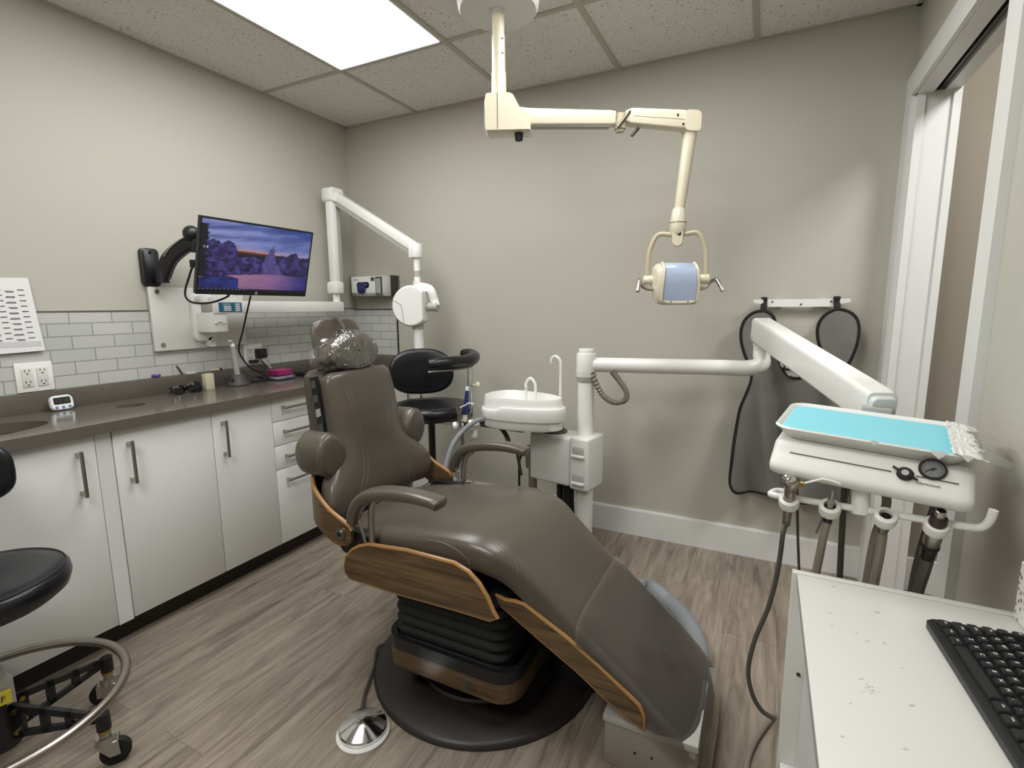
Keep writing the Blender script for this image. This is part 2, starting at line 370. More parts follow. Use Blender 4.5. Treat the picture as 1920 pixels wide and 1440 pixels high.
# doorway: casing, jamb, header with sliding track
d = thing('door_1', 'white trimmed doorway with a sliding door slot', None, (W, -.56, 0), kind='structure')
CT = .02
part(MB().box((W-CT, DY0-.0, 0), (W, -.001, DZ)).box((W-CT, DY1-.085, 0), (W, DY1, DZ)).box((W-CT, DY1-.085, DZ-.0), (W, -.001, DZ+.088)), 'door_casing', M['trim'], d)
part(MB().box((W-.004, DY0-.015, 0), (W+WT+.005, DY0, DZ)).box((W-.004, DY0-.026, 0), (W+.022, DY0-.015, DZ)).box((W+WT-.02, DY0-.024, 0), (W+WT+.005, DY0-.015, DZ))
     .box((W-.004, DY1, 0), (W+WT+.005, DY1+.015, DZ)), 'door_jamb', M['trim'], d)
part(MB().box((W-.004, DY1, DZ-.006), (W+.045, DY0, DZ+.05)).box((W+.080, DY1, DZ-.006), (W+WT, DY0, DZ+.05)), 'door_header', M['trim'], d)
part(MB().box((W+.040, DY1, DZ+.045), (W+.085, DY0, DZ+.06)), 'sliding_track', M['black'], d)
part(MB().box((W+.060, DY1, DZ+.0), (W+.065, DY0, DZ+.045)), 'track_rail', M['dsteel'], d)

# ceiling light panel
t = thing('ceiling_light', 'large glowing rectangular ceiling light panel beside the lamp mount', 'light', (GX+G/2, GY-G, H))
PX0, PX1, PY0, PY1 = GX+.012, GX+G-.012, GY-2*G+.012, GY-.012
part(MB().box((PX0, PY0, H-.002), (PX1, PY1, H-.001)), 'diffuser', mat('light_diffuser', '#ffffff', .5, emit=(1, 1, .985), es=9.0), t)
part(MB().box((PX0-.004, PY0-.004, H-.007), (PX0+.005, PY1+.004, H)).box((PX1-.005, PY0-.004, H-.007), (PX1+.004, PY1+.004, H)).box((PX0, PY1-.005, H-.007), (PX1, PY1+.004, H)).box((PX0, PY0-.004, H-.007), (PX1, PY0+.005, H)), 'frame', M['trim'], t)
def area(name, loc, sx, sy, power, col=(1, .995, .975), rot=(0, 0, 0)):
    l = bpy.data.lights.new(name, 'AREA'); l.shape = 'RECTANGLE'; l.size = sx; l.size_y = sy; l.energy = power; l.color = col
    o = bpy.data.objects.new(name, l); o.location = loc; o.rotation_euler = rot; COL.objects.link(o); return o
area('unseen_second_panel', (GX+2.5*G, GY-G, H-.01), .58, 1.19, 15)  # unseen panel suggested by the pole's highlights, added to lift the right side
area('unseen_fill_behind_camera', (GX+1.5*G, -2.95, H-.01), .58, .95, 22)  # soft fill added overhead behind the camera
area('hallway_ceiling_light', (3.72, -.92, 2.58), .45, .45, 28, (1, .985, .96))
wd = bpy.data.worlds.new('world'); S.world = wd; wd.use_nodes = True; wd.node_tree.nodes['Background'].inputs[0].default_value = (.3, .3, .3, 1); wd.node_tree.nodes['Background'].inputs[1].default_value = .15

# ================================================================== COUNTER AND CABINETS
def holed(mb, x0, x1, y0, y1, z0, z1, holes):
    bm = bmesh.new(); es = []
    for L in [[(x0, y0), (x1, y0), (x1, y1), (x0, y1)]]+holes:
        vs = [bm.verts.new((x, y, z1)) for x, y in L]; es += [bm.edges.new((vs[i], vs[(i+1) % len(vs)])) for i in range(len(vs))]
    bmesh.ops.triangle_fill(bm, use_beauty=True, edges=es)
    ret = bmesh.ops.extrude_face_region(bm, geom=bm.faces[:])
    for v in ret['geom']:
        if isinstance(v, bmesh.types.BMVert): v.co.z = z0
    return mb.bm(bm)
def ell(cx, cy, a, b, n=32): return [(cx+a*math.cos(2*PI*k/n), cy+b*math.sin(2*PI*k/n)) for k in range(n)]
HOLE = (.196, -1.515, .048, .05); SINK = (.245, -2.02, .125, .21)
ct = thing('countertop', 'long grey brown quartz counter along the left wall', 'counter', (.23, -1.5, ZC-.04))
part(holed(MB(), .002, XC, -3.3, -.002, ZC-.036, ZC, [ell(*HOLE), ell(*SINK)]), 'slab', M['counter'], ct, angle=25)
part(MB().box((.0075, -3.3, ZC), (.0198, -.022, .926), .001).box((.0075, -.0198, ZC), (XC, -.0075, .926), .001), 'upstand', M['counter'], ct)
part(MB().lathe([(.049, 0), (.046, -.12), (.001, -.121)], (HOLE[0], HOLE[1], ZC-.036), (0, 0, 1), 32, False), 'waste_chute', M['dgrey'], ct)
sk = [[(SINK[0]+SINK[2]*s*math.cos(2*PI*k/36), SINK[1]+SINK[3]*s*math.sin(2*PI*k/36), z) for k in range(36)] for s, z in ((1.03, ZC-.034), (1.02, ZC-.06), (.97, ZC-.14), (.8, ZC-.165), (.1, ZC-.17))]
part(MB().loft([[Vector(p) for p in r] for r in sk], False), 'sink_bowl', M['steel'], ct)

ZB, ZT = .0881, .8105
def bar_handle(parent, p, q, out=.03):
    p, q = Vector(p), Vector(q); e = (q-p).normalized()*.012; x = Vector((out, 0, 0)); mb = MB()
    mb.cyl(p+x, q+x, .0062, seg=14)
    for a in (p+e, q-e): mb.box(a+Vector((0, -.006, -.006)), a+Vector((out, .006, .006)))
    return part(mb, 'handle', M['steel'], parent, label='brushed steel bar handle')
def carcass(root, y0, y1):
    part(MB().box((.02, y0+.001, ZB), (XD-.02, y0+.016, ZT)).box((.02, y1-.016, ZB), (XD-.02, y1-.001, ZT)).box((.02, y0+.016, ZB), (XD-.02, y1-.016, ZB+.016)).box((.02, y0+.016, ZB+.016), (.03, y1-.016, ZT)), 'carcass', M['cabside'], root)
def door_cab(y0, y1, hy, label, grp='white base cabinets'):
    c = thing('base_cabinet', label, 'cabinet', (.2, (y0+y1)/2, ZB), group=grp); carcass(c, y0, y1)
    dr = part(MB().box((XD-.018, y0+.0015, ZB), (XD, y1-.0015, ZT), .0012), 'door', M['cab'], c)
    if hy: bar_handle(dr, (XD, hy, .605), (XD, hy, .765))
    return c
Y1, Y2, Y3, Y4, Y5 = -1.7596, -1.7076, -1.3416, -1.0495, -.60
door_cab(-2.26, Y1, -1.815, 'white base cabinet partly behind the black stool seat')
door_cab(-2.76, -2.26, -2.70, 'white base cabinet below the sink end of the counter')
c = thing('cabinet_filler', 'narrow white filler panel between two base cabinets', 'panel', (.43, (Y1+Y2)/2, ZB))
part(MB().box((XD-.02, Y1+.0015, ZB-.006), (XD-.004, Y2-.0015, ZT)), 'filler_board', M['cab'], c)
door_cab(Y2, Y3, -1.66, 'wide white base cabinet just right of the narrow filler panel')
door_cab(Y3, Y4, -1.297, 'narrower white base cabinet next to the drawer unit')
c = thing('drawer_cabinet', 'white base cabinet with four stacked drawers behind the dental chair', 'cabinet', (.2, (Y4+Y5)/2, ZB)); carcass(c, Y4, Y5)
for za, zb, hz in ((.701, ZT, .766), (.582, .698, .648), (.463, .579, .525), (ZB, .460, .405)):
    dr = part(MB().box((XD-.018, Y4+.0015, za), (XD, Y5-.0015, zb), .0012), 'drawer', M['cab'], c)
    bar_handle(dr, (XD, Y4+.048, hz), (XD, Y5-.07, hz))
door_cab(Y5, -.03, -.55, 'white base cabinet in the back corner behind the dental chair')
single(MB().box((.02, -3.2, 0), (XD-.055, -.02, ZB-.008)), 'toe_kick', M['kick'], 'dark toe kick board under the white cabinets', 'board', (.2, -1.6, 0))

# ------------------------------------------------------------------ things on the counter
t = thing('kitchen_timer', 'small white digital timer with three blue buttons on the counter', 'timer', (.052, -1.685, ZC), Matrix.Rotation(-.22, 3, 'Y'))
mb = MB(); mb.loft([[Vector((x, a, b)) for a, b in rr(0, .029, .037-i, .029-i, .018-i, 6)] for x, i in ((0, .004), (.003, .0), (.013, .0), (.017, .003))]); part(mb, 'body', M['white'], t, local=True)
mb = MB().loft([[Vector((x, a, b)) for a, b in rr(0, .036, .027, .0135, .005)] for x in (.016, .0176)]); part(mb, 'display', M['lcd'], t, local=True)
for yy in (-.021, 0, .021): part(MB().cyl((.016, yy, .0105), (.0195, yy, .0105), .0055, bev=.001), 'button', M['btn'], t, local=True)
part(MB().text('12:10', Matrix.Translation((.0178, 0, .036)) @ Matrix(((0, 0, 1, 0), (1, 0, 0, 0), (0, 1, 0, 0), (0, 0, 0, 1))), .02, .0001), 'digits', M['dgrey'], t, local=True)

# dark wraparound sunglasses
p0 = on('z', ZC, 320, 742); p1 = on('z', ZC, 382, 733)
t = thing('sunglasses', 'folded black wraparound sunglasses on the counter beside the ivory carton', 'glasses', ((p0+p1)/2))
ax = (p1-p0).normalized(); nx = Vector((ax.y, -ax.x, 0)); L = (p1-p0).length
gf = nx if nx.dot(CAM-p0) > 0 else -nx
for cx_, hw_, hh_ in ((.24, .031, .0215), (.72, .037, .025)):
    c0 = p0+ax*L*cx_+gf*.012+V(0, 0, hh_+.001); rings = []
    for o_, s_ in ((-.003, .9), (-.001, 1), (.0015, 1), (.0035, .9), (.004, .3)):
        rings.append([c0+ax*(a*s_)+V(0, 0, b*s_)+gf*(o_-.016*(a*s_/hw_)**2-.25*b*s_) for a, b in sup(hw_, hh_, 2.6, 36)])
    part(MB().loft(rings), 'lens', mat('smoked_lens', '#0c0d12', .2), t)
part(MB().tube([p0+ax*L*.36+nx*.012+V(0, 0, .030), p0+ax*L*.5+nx*.012+V(0, 0, .036), p0+ax*L*.64+nx*.012+V(0, 0, .030)], .004), 'bridge', M['black'], t)
for k in (.08, .92): part(MB().tube([p0+ax*L*k+V(0, 0, .032), p0+ax*L*(k*.9+.05)-nx*.03+V(0, 0, .03), p0+ax*L*(1-k)*.9+ax*.004-nx*.045+V(0, 0, .006)], .003), 'temple', M['black'], t)

q = on('z', ZC, 393, 730); single(MB().box((q.x-.02, q.y-.021, ZC), (q.x+.012, q.y+.021, ZC+.077), .002), 'carton', M['ivory'], 'small upright ivory carton on the counter beside the sunglasses', 'box', q)
# curing light on its stand
q = on('z', ZC, 447, 722)
t = thing('curing_light', 'grey dental curing light standing in its round base on the counter', 'curing light', q)
part(MB().lathe([(.052, 0), (.054, .006), (.05, .014), (.04, .024), (.034, .05), (.03, .055), (.001, .056)], q), 'stand', M['dgrey'], t)
part(MB().cyl(q+V(0, 0, .05), q+V(-.012, -.004, .2), .0145, .0115), 'wand', M['greyw'], t)
part(MB().cyl(q+V(-.012, -.004, .198), q+V(-.013, -.004, .215), .0125, .008).tube([q+V(-.013, -.004, .212), q+V(-.006, -.012, .224), q+V(.005, -.03, .229)], .006), 'light_guide', M['white'], t)
part(MB().ball(q+V(.01, -.03, .028), (.011, .011, .014)), 'cradle_port', M['black'], t)
# hygiene boxes
q = on('z', ZC, 527, 711)
t = thing('clear_case', 'clear plastic hinged case under the magenta box on the counter', 'box', q)
part(MB().box((q.x-.05, q.y-.062, ZC), (q.x+.05, q.y+.062, ZC+.026), .004), 'case_body', M['clear'], t)
part(MB().box((q.x-.045, q.y-.05, ZC+.004), (q.x+.045, q.y+.05, ZC+.02), .004), 'case_contents', mat('lilac_contents', '#b9b3cf', .5), t)
part(MB().box((q.x+.05, q.y-.015, ZC+.012), (q.x+.053, q.y+.02, ZC+.022)), 'case_latch', M['clear'], t)
t = thing('magenta_box', 'magenta plastic box lying on the clear case', 'box', (q.x, q.y, ZC+.027))
part(MB().box((q.x-.04, q.y-.048, ZC+.0265), (q.x+.04, q.y+.046, ZC+.05), .004), 'box_body', M['pink'], t)
part(MB().box((q.x-.042, q.y-.05, ZC+.044), (q.x+.042, q.y+.048, ZC+.055), .003), 'lid', M['pink'], t)
# far black keyboard
q = on('z', ZC, 592, 701)
t = thing('computer_keyboard', 'black keyboard on the counter behind the chair headrest', 'keyboard', q)
part(MB().box((q.x-.075, q.y-.12, ZC), (q.x+.075, q.y+.30, ZC+.014), .004), 'case', M['black'], t)
mb = MB()
for i in range(5):
    for j in range(20): mb.box((q.x-.06+i*.024, q.y-.11+j*.0198, ZC+.014), (q.x-.041+i*.024, q.y-.094+j*.0198, ZC+.021), .002, 1)
part(mb, 'keys', M['keyb'], t)
# ledge items
q = on('x', .012, 293, 702); ZL = .926
single(MB().ball((.012, q.y, ZL+.007), (.008, .016, .007)).ball((.012, q.y-.012, ZL+.011), (.007, .01, .006)).ball((.012, q.y+.01, ZL+.01), (.007, .009, .006)), 'eraser', M['purple'], 'small purple heart shaped plastic piece on the counter ledge', 'trinket', (.012, q.y, ZL))
q = on('x', .012, 342, 697)
single(MB().cyl((.014, q.y, ZL), (.009, q.y-.022, ZL+.045), .0035), 'pen', M['maroon'], 'thin dark red pen leaning on the tile ledge', 'pen', (.012, q.y, ZL))
q = on('x', .012, 355, 694); single(MB().box((.008, q.y-.016, ZL), (.019, q.y+.026, ZL+.007)), 'paper_pad', M['paper'], 'little white paper pad lying on the tile ledge', 'paper', (.012, q.y, ZL))
q = on('x', .012, 404, 689); t = thing('applicator_brush', 'small pale brush with dark tip lying on the ledge', 'brush', (.012, q.y, ZL))
part(MB().cyl((.013, q.y-.025, ZL+.0045), (.013, q.y+.02, ZL+.0045), .0045), 'grip', M['ivory'], t); part(MB().cyl((.013, q.y+.02, ZL+.006), (.013, q.y+.03, ZL+.006), .006), 'tip', M['black'], t)

# ================================================================== LEFT WALL
# treatment sheet
t = thing('paper_sheet', 'white printed schedule sheet on the left wall', 'paper', (.01, -1.80, 1.2))
a, b = on('x', .012, 53, 521), on('x', .02, 85, 657)
part(MB().prism([(.0095, -1.93, 1.352), (.0095, a.y, a.z), (.02, b.y, b.z), (.02, -1.93, 1.078)], (.0006, 0, 0)), 'sheet', M['paper'], t)
mb = MB()
def sheet(u, v): # u 0..1 across visible half from right edge, v from top
    x = .0107+.0102*v; return Vector((x+.0003, (a.y*(1-v)+b.y*v)-u*.215, (a.z*(1-v)+b.z*v)))
def strip(u0, u1, v0, v1): mb.prism([sheet(u0, v0), sheet(u1, v0), sheet(u1, v1), sheet(u0, v1)], (.0002, 0, 0))
strip(.50, .95, .075, .09)
for cidx, u in enumerate((.10, .40, .70)):
    for r in range(10):
        v = .16+r*.072
        strip(u, u+.09, v, v+.012); strip(u+.14, u+.26, v+.02, v+.028); strip(u+.14, u+.24+.02*(r % 3), v+.034, v+.041)
part(mb, 'printing', M['ink'], t)
mb = MB(); strip(.03, .95, .86, .93); strip(.80, .97, .28, .42); strip(.72, .97, .46, .56); part(mb, 'grey_block', mat('grey_print', '#c9c9cb', .8), t)
# double outlet
def duplex(root, y, zc):
    for s in (1, -1):
        z = zc+s*.0215; mb = MB()
        mb.box((.0165, y-.0075, z+.000), (.0176, y-.0055, z+.009)).box((.0165, y+.0055, z+.001), (.0176, y+.0075, z+.008)).cyl((.0165, y, z-.007), (.0176, y, z-.007), .0027, seg=10)
        part(mb, 'socket', M['blackrub'], root)
p0, p1 = on('x', .008, 26, 687), on('x', .008, 102, 732)
yc, zc = (p0.y+p1.y)/2, .985
t = thing('power_outlet', 'double white power outlet plate on tile below the printed sheet', 'outlet', (.008, yc, zc))
part(MB().box((.0075, yc-.057, zc-.056), (.0135, yc+.057, zc+.056), .0025), 'cover_plate', M['white'], t)
for dy in (-.023, .023):
    part(MB().box((.0135, yc+dy-.0165, zc-.036), (.0165, yc+dy+.0165, zc+.036), .001), 'receptacle', M['offw'], t); duplex(t, yc+dy, zc)
p0, p1 = on('x', .008, 457, 646), on('x', .008, 491, 690); yc, zc = (p0.y+p1.y)/2, (p0.z+p1.z)/2+.012
t = thing('power_outlet', 'white power outlet with a black adapter plugged in', 'outlet', (.008, yc, zc))
part(MB().box((.0075, yc-.057, zc-.056), (.0135, yc+.057, zc+.056), .0025), 'cover_plate', M['white'], t)
for dy in (-.023, .023): part(MB().box((.0135, yc+dy-.0165, zc-.036), (.0165, yc+dy+.0165, zc+.036), .001), 'receptacle', M['offw'], t)
duplex(t, yc-.023, zc)
t = thing('power_adapter', 'black square power adapter plugged into the wall outlet', 'adapter', (.03, yc+.03, zc))
part(MB().box((.0178, yc+.004, zc-.022), (.055, yc+.056, zc+.03), .004), 'adapter_body', M['black'], t)
part(MB().box((.0178, yc-.035, zc-.045), (.045, yc+.005, zc-.028), .003), 'plug', M['black'], t)
t = thing('chrome_shaver_plug', 'small chrome cylinder hanging below the black adapter', 'plug', (.05, yc+.045, zc-.07))
part(MB().cyl((.045, yc+.03, zc-.03), (.062, yc+.06, zc-.085), .0135, .0125, bev=.002), 'barrel', M['chrome'], t)
# black cord: monitor down the wall to the adapter
CORDP = [dep(2.3, 470, 555), on('x', .16, 462, 590), on('x', .11, 455, 622), on('x', .08, 448, 650), on('x', .07, 452, 668), on('x', .07, 470, 690), on('x', .07, 490, 697), on('x', .06, 497, 690)]
single(MB().tube(CORDP, .0042), 'black_cable', M['blackrub'], 'black cord hanging from the monitor down to the counter', 'cord', CORDP[4])
q = on('z', ZC+.012, 492, 712)
single(MB().tube([q+V(-.03, -.05, -.006), q+V(0, -.02, -.004), q+V(.012, .01, .004), q+V(-.02, .035, .002), q+V(-.03, 0, .012), q+V(0, -.01, .016), q+V(.01, .03, .008), q+V(-.055, .02, .04)], .0055), 'coiled_cord', M['blackrub'], 'little heap of coiled black cord on the counter by the curing light', 'cord', q)

# x-ray mounting plate and arm
t = thing('mounting_plate', 'white square mounting plate bolted over the wall tile', 'plate', (.01, -1.07, 1.2))
part(MB().box((.0095, -1.305, 1.047), (.0245, -.845, 1.338), .0015), 'board', M['cover'], t)
for yy, zz in ((-1.272, 1.318), (-1.268, 1.075), (-.88, 1.318), (-.88, 1.075)): part(MB().cyl((.0245, yy, zz), (.031, yy, zz), .008, seg=6).cyl((.0245, yy, zz), (.0265, yy, zz), .0105), 'bolt', M['zinc'], t)
XA = .125
x = thing('xray_arm', 'white wall mounted dental x-ray with folding arm in the corner', 'x-ray unit', (.03, -1.08, 1.2))
c1, c2 = on('x', .05, 362, 560), on('x', .05, 395, 640)
YB = (c1.y+c2.y)/2
part(MB().loft([[Vector((xx, a, b)) for a, b in rr(-1.075, 1.195, .055-i, .115-i, .03, 6)] for xx, i in ((.0255, 0), (.045, 0), (.05, .005))]), 'wall_bracket', M['white'], x)
part(MB().box((.045, -1.12, 1.125), (.155, -1.03, 1.222), .008), 'bracket_block', M['white'], x)
part(MB().loft([[Vector((xx, a, b)) for a, b in rr(-1.05, 1.075, .02, .024, .015, 5)] for xx in (.026, .05)]), 'bracket_foot', M['white'], x)
for yy, zz in ((-1.105, 1.285), (-1.04, 1.285), (-1.045, 1.085)): part(MB().cyl((.045, yy, zz), (.056, yy, zz), .013).cyl((.056, yy, zz), (.0575, yy, zz), .008), 'bolt_cap', M['offw'], x)
mb = MB()
for dy in (-.02, 0, .02): mb.ball((.157, -1.072+dy, 1.178-abs(dy)*.3), (.006, .0075, .0075))
part(mb, 'cable_clip', M['white'], x)
part(MB().box((XA-.04, -1.10, 1.215), (XA+.035, -.262, 1.275), .004), 'horizontal_arm', M['white'], x)
part(MB().box((XA-.035, -1.118, 1.22), (XA+.025, -1.10, 1.27), .003), 'arm_end_cap', M['greyw'], x)
lb = MB().box((XA+.0352, -1.075, 1.222), (XA+.0362, -.955, 1.268)); st = part(lb, 'sticker', M['teal'], x, label='teal and white printed sticker')
mb = MB(); X1 = XA+.0364
for k in range(3): mb.box((X1, -1.05, 1.228+k*.009), (X1+.0003, -1.012, 1.234+k*.009))
for k in range(4): mb.box((X1, -.99, 1.226+k*.010), (X1+.0003, -.965, 1.233+k*.010))
mb.box((X1, -1.055, 1.258), (X1+.0003, -1.015, 1.261))
part(mb, 'sticker_print', M['paper'], st)
pv = Vector((XA, -.285, 0))
part(MB().cyl((XA, pv.y, 1.275), (XA, pv.y, 1.325), .022).cyl((XA, pv.y, 1.30), (XA, pv.y, 1.304), .0235), 'lower_pivot', M['white'], x)
part(MB().box((XA-.04, pv.y-.035, 1.325), (XA+.04, pv.y+.028, 1.395), .008), 'lower_joint', M['white'], x)
part(MB().box((XA-.022, pv.y-.026, 1.38), (XA+.03, pv.y+.012, 1.885), .004), 'upright_arm', M['white'], x)
part(MB().box((XA-.018, pv.y+.0125, 1.36), (XA+.024, pv.y+.045, 1.885), .003), 'upright_channel', M['greyw'], x)
EL = Vector((XA, pv.y+.02, 1.905))
part(MB().loft([[Vector((xx, a, b)) for a, b in rr(EL.y-.005, EL.z, .05-i, .042-i, .018, 5)] for xx, i in ((XA-.04, .003), (XA-.035, 0), (XA+.037, 0), (XA+.042, .003))]), 'elbow_joint', M['white'], x)
HD = dep(2.80, 781, 470)
def beam(mb, p, q, w, h, bev=.004, up=(0, 0, 1)):
    p, q = Vector(p), Vector(q); a, b, d_ = basis(q-p, up)
    Mx = Matrix((a, b, d_)).transposed().to_4x4(); Mx.translation = p
    return mb.box((-w/2, -h/2, 0), (w/2, h/2, (q-p).length), bev, 2, Mx)
dv = (HD-EL).normalized(); dn = Vector((0, 0, 1))-dv*dv.z; dn.normalize()
part(beam(MB(), EL+dv*.02+dn*.012, HD+dn*.012, .046, .05), 'forearm', M['white'], x)
part(beam(MB(), EL+dv*.035-dn*.024, HD-dv*.015-dn*.024, .036, .03), 'forearm_channel', M['greyw'], x)
part(MB().cyl(HD+V(0, 0, -.04), HD+V(0, 0, .036), .034, bev=.006).box(HD+V(-.035, -.03, -.04), HD+V(.01, .03, .036), .006), 'head_joint', M['white'], x)
hx, hy = HD.x, HD.y
part(MB().cyl((hx, hy, HD.z-.17), (hx, hy, HD.z-.04), .0185), 'drop_tube', M['white'], x)
part(MB().cyl((hx, hy, HD.z-.142), (hx, hy, HD.z-.11), .0192), 'drop_ring', M['greyw'], x)
HC = dep(2.75, 771, 574); vd = (CAM-HC); vd.z = 0; vd.normalize(); rd = Vector((-vd.y, vd.x, 0)); UZ = Vector((0, 0, 1))
hd = (vd*.93-rd*.36).normalized(); hr = Vector((-hd.y, hd.x, 0))
part(MB().tube([V(hx, hy, HD.z-.165), V(hx, hy, HD.z-.19), HC+hr*.09-hd*.05+UZ*.09, HC+hr*.115-hd*.05+UZ*.03, HC+hr*.125-hd*.045-UZ*.0], .017, 12, flat=1.4), 'yoke', M['white'], x)
part(MB().cyl(HC+hr*.075-hd*.045-UZ*.005, HC+hr*.125-hd*.045-UZ*.005, .024).cyl(HC+hr*.125-hd*.045-UZ*.005, HC+hr*.135-hd*.045-UZ*.005, .028, .026), 'yoke_knob', M['greyw'], x)
mb = MB(); rings = []
for o_, s_ in ((.02, .90), (.012, .97), (-.0, 1), (-.07, .97), (-.10, .90)):
    ring_ = []
    for k in range(40):
        tt = 2*PI*k/40; aa, bb = .108*s_*math.cos(tt), .112*s_*math.sin(tt)
        aa = min(aa, .075*s_); ring_.append(HC+hd*o_+hr*aa+UZ*bb)
    rings.append(ring_)
part(mb.loft(rings), 'tube_head', M['white'], x)
part(MB().tube([HC+hd*.0205-hr*.09+UZ*.03, HC+hd*.0205-hr*.05+UZ*.005, HC+hd*.0205-hr*.045-UZ*.03, HC+hd*.0205-hr*.035-UZ*.095], .0012, 6), 'panel_line', M['dgrey'], x)
q = dep(2.75, 776, 640)
part(MB().cyl(HC+V(0, 0, -.095)-hd*.04+hr*.02, HC+V(0, 0, -.125)-hd*.04+hr*.02, .032), 'cone_ring', M['greyw'], x)
part(MB().cyl(HC+V(0, 0, -.12)-hd*.04+hr*.02, HC+V(0, 0, -.31)-hd*.04+hr*.025, .0285), 'cone', M['white'], x)

# monitor on its bracket
MC = Vector((.434, -1.045, 1.452)); ya, ro, pt_ = .061, -.007, .281
r_ = Vector((math.sin(ya), math.cos(ya), 0)); n_ = Vector((math.cos(ya), -math.sin(ya), 0)); u_ = Vector((0, 0, 1))
u_, n_ = u_*math.cos(pt_)+n_*math.sin(pt_), n_*math.cos(pt_)-u_*math.sin(pt_)
r_, u_ = r_*math.cos(ro)+u_*math.sin(ro), u_*math.cos(ro)-r_*math.sin(ro)
t = thing('monitor', 'black flat monitor showing a purple winter landscape on a wall arm', 'monitor', MC, Matrix((r_, u_, n_)).transposed())
part(MB().box((-.27, -.16, -.022), (.27, .16, -.002), .003).box((-.27, -.16, -.004), (-.263, .16, 0)).box((.263, -.16, -.004), (.27, .16, 0)).box((-.263, .153, -.004), (.263, .16, 0)).box((-.263, -.16, -.004), (.263, -.140, 0)), 'housing', M['black'], t, local=True)
part(MB().box((-.16, -.10, -.045), (.16, .09, -.022), .01), 'back_bulge', M['black'], t, local=True)
nx_, nz_ = 220, 128; mb = MB(); mb.c = []
def fbm(a, b, s=1.0): return noise.fractal(Vector((a*s, b*s, 3.1)), 1.0, 2.0, 5)
def mixc(a, b, t_): t_ = max(0, min(1, t_)); return tuple(a[i]*(1-t_)+b[i]*t_ for i in range(3))
tree_t = [lin('#17132f'), lin('#463a86'), lin('#6a5bb0')]
def pic(a, b):                                 # a 0..1 right, b 0..1 up
    sky = mixc(lin('#b9a0c4'), lin('#8593d6'), (b-.56)/.12); sky = mixc(sky, lin('#2f4fa6'), (b-.66)/.34*(.25+.85*a))
    sky = mixc(sky, lin('#b6bdf2'), max(0, .55-a)*max(0, 1-abs(b-.72)*5)*.9)
    cl = fbm(a*2.2+b*3, b*11-a*3.5, 1.0); sky = mixc(sky, lin('#2a3474') if cl < 0 else lin('#a9b2ee'), min(.6, abs(cl)*(1.3-.7*a)))
    sky = mixc(sky, lin('#1b3a8c'), max(0, (a-.5))*1.3*max(0, (b-.55))*1.6)
    sky = mixc(sky, lin('#d9a08c'), max(0, 1-abs(b-.625+.045*a)/.035)*max(0, .9-abs(a-.42)*2.2))
    c_ = sky
    if b < .615-.045*a: c_ = mixc(lin('#9a5238'), lin('#241a2c'), (.615-.045*a-b)/.035)
    hz = .515+.06*fbm(a*5, .3)-.02*a
    def leafy(seed, k=14): q_ = fbm(a*k*1.6+seed, b*k*1.3)+.5*fbm(a*k*5, b*k*3+seed); return mixc(mixc(tree_t[0], tree_t[1], .55+q_*.9), tree_t[2], max(0, q_)*.9)
    if b < hz: c_ = leafy(2.2, 11)
    # right hand trees
    tr = .64-abs(a-.86)*.45+.05*fbm(a*16, 1.7)
    if a > .62 and b < tr: c_ = mixc(leafy(7, 9), lin('#1a1c3a'), .25+.4*(a-.7))
    # lone spruce
    wd_ = max(0, (.73-b))*.23+.012*fbm(b*40, 4)
    if b < .74 and abs(a-(.625+.02*math.sin(b*9))) < wd_: c_ = mixc(leafy(5, 20), lin('#8d82d0'), .25)
    # left trees
    lf = .70+.06*fbm(a*13, 6.6) if a < .27 else .70-(a-.27)*4.2+.05*fbm(a*22, 2)
    if b < lf and a < .40: c_ = mixc(leafy(11, 13), lin('#241a4e'), .25)
    if a < .055+.05*fbm(b*14, 9)+max(0, (b-.75))*.03 and b < .93: c_ = lin('#0d0b1c')
    # snow
    sn = .225+.045*math.sin((a-.25)*PI*1.15) if a > .2 else .19
    sn += .006*fbm(a*20, 3)
    if b < sn:
        c_ = mixc(lin('#b07c9e'), lin('#6d57a6'), (a-.38)*1.5+.3*fbm(a*3, b*6)); c_ = mixc(c_, lin('#2f2f80'), max(0, a-.68)*3.0+max(0, .12-b)*2.5+.25*max(0, fbm(a*6, b*16)))
        if a < .33 and b < .17+.05*math.sin(a*9): c_ = mixc(lin('#2b3a94'), lin('#191c4c'), .5+fbm(a*12, b*12))
    if b < .028: c_ = lin('#16142e')
    if .010 < b < .022 and a < .40 and (a*58) % 2 < .8: c_ = lin('#8b93c8')
    if .60 < b < .63 and .02 < a < .07 and (a*80) % 2 < .9: c_ = lin('#c6c9e6')
    return c_
for j in range(nz_+1):
    for i in range(nx_+1):
        mb.v.append(Vector((-.263+.526*i/nx_, -.140+.293*j/nz_, -.0015))); mb.c.append(pic(i/nx_, j/nz_))
mb.f = [(j*(nx_+1)+i, j*(nx_+1)+i+1, (j+1)*(nx_+1)+i+1, (j+1)*(nx_+1)+i) for j in range(nz_) for i in range(nx_)]
part(mb, 'screen', M['screen'], t, local=True, label='lit screen with a snowy forest at dusk')
part(MB().cyl((0, -.150, 0), (0, -.150, .0012), .0065), 'badge', M['greyw'], t, local=True)
part(MB().text('hp', Matrix.Translation((0, -.150, .0014)), .008, .0002), 'badge_lettering', M['black'], t, local=True)
b_ = thing('monitor_bracket', 'black articulated wall arm holding the monitor', 'bracket', (0, -1.285, 1.42))
part(MB().loft([[Vector((xx, a, b)) for a, b in rr(-1.282, 1.424, .037-i, .083-i, .018, 5)] for xx, i in ((.0005, 0), (.022, 0), (.026, .004))]), 'wall_plate', M['black'], b_)
for zz in (1.49, 1.36): part(MB().cyl((.026, -1.282, zz), (.03, -1.282, zz), .006), 'screw', M['dsteel'], b_)
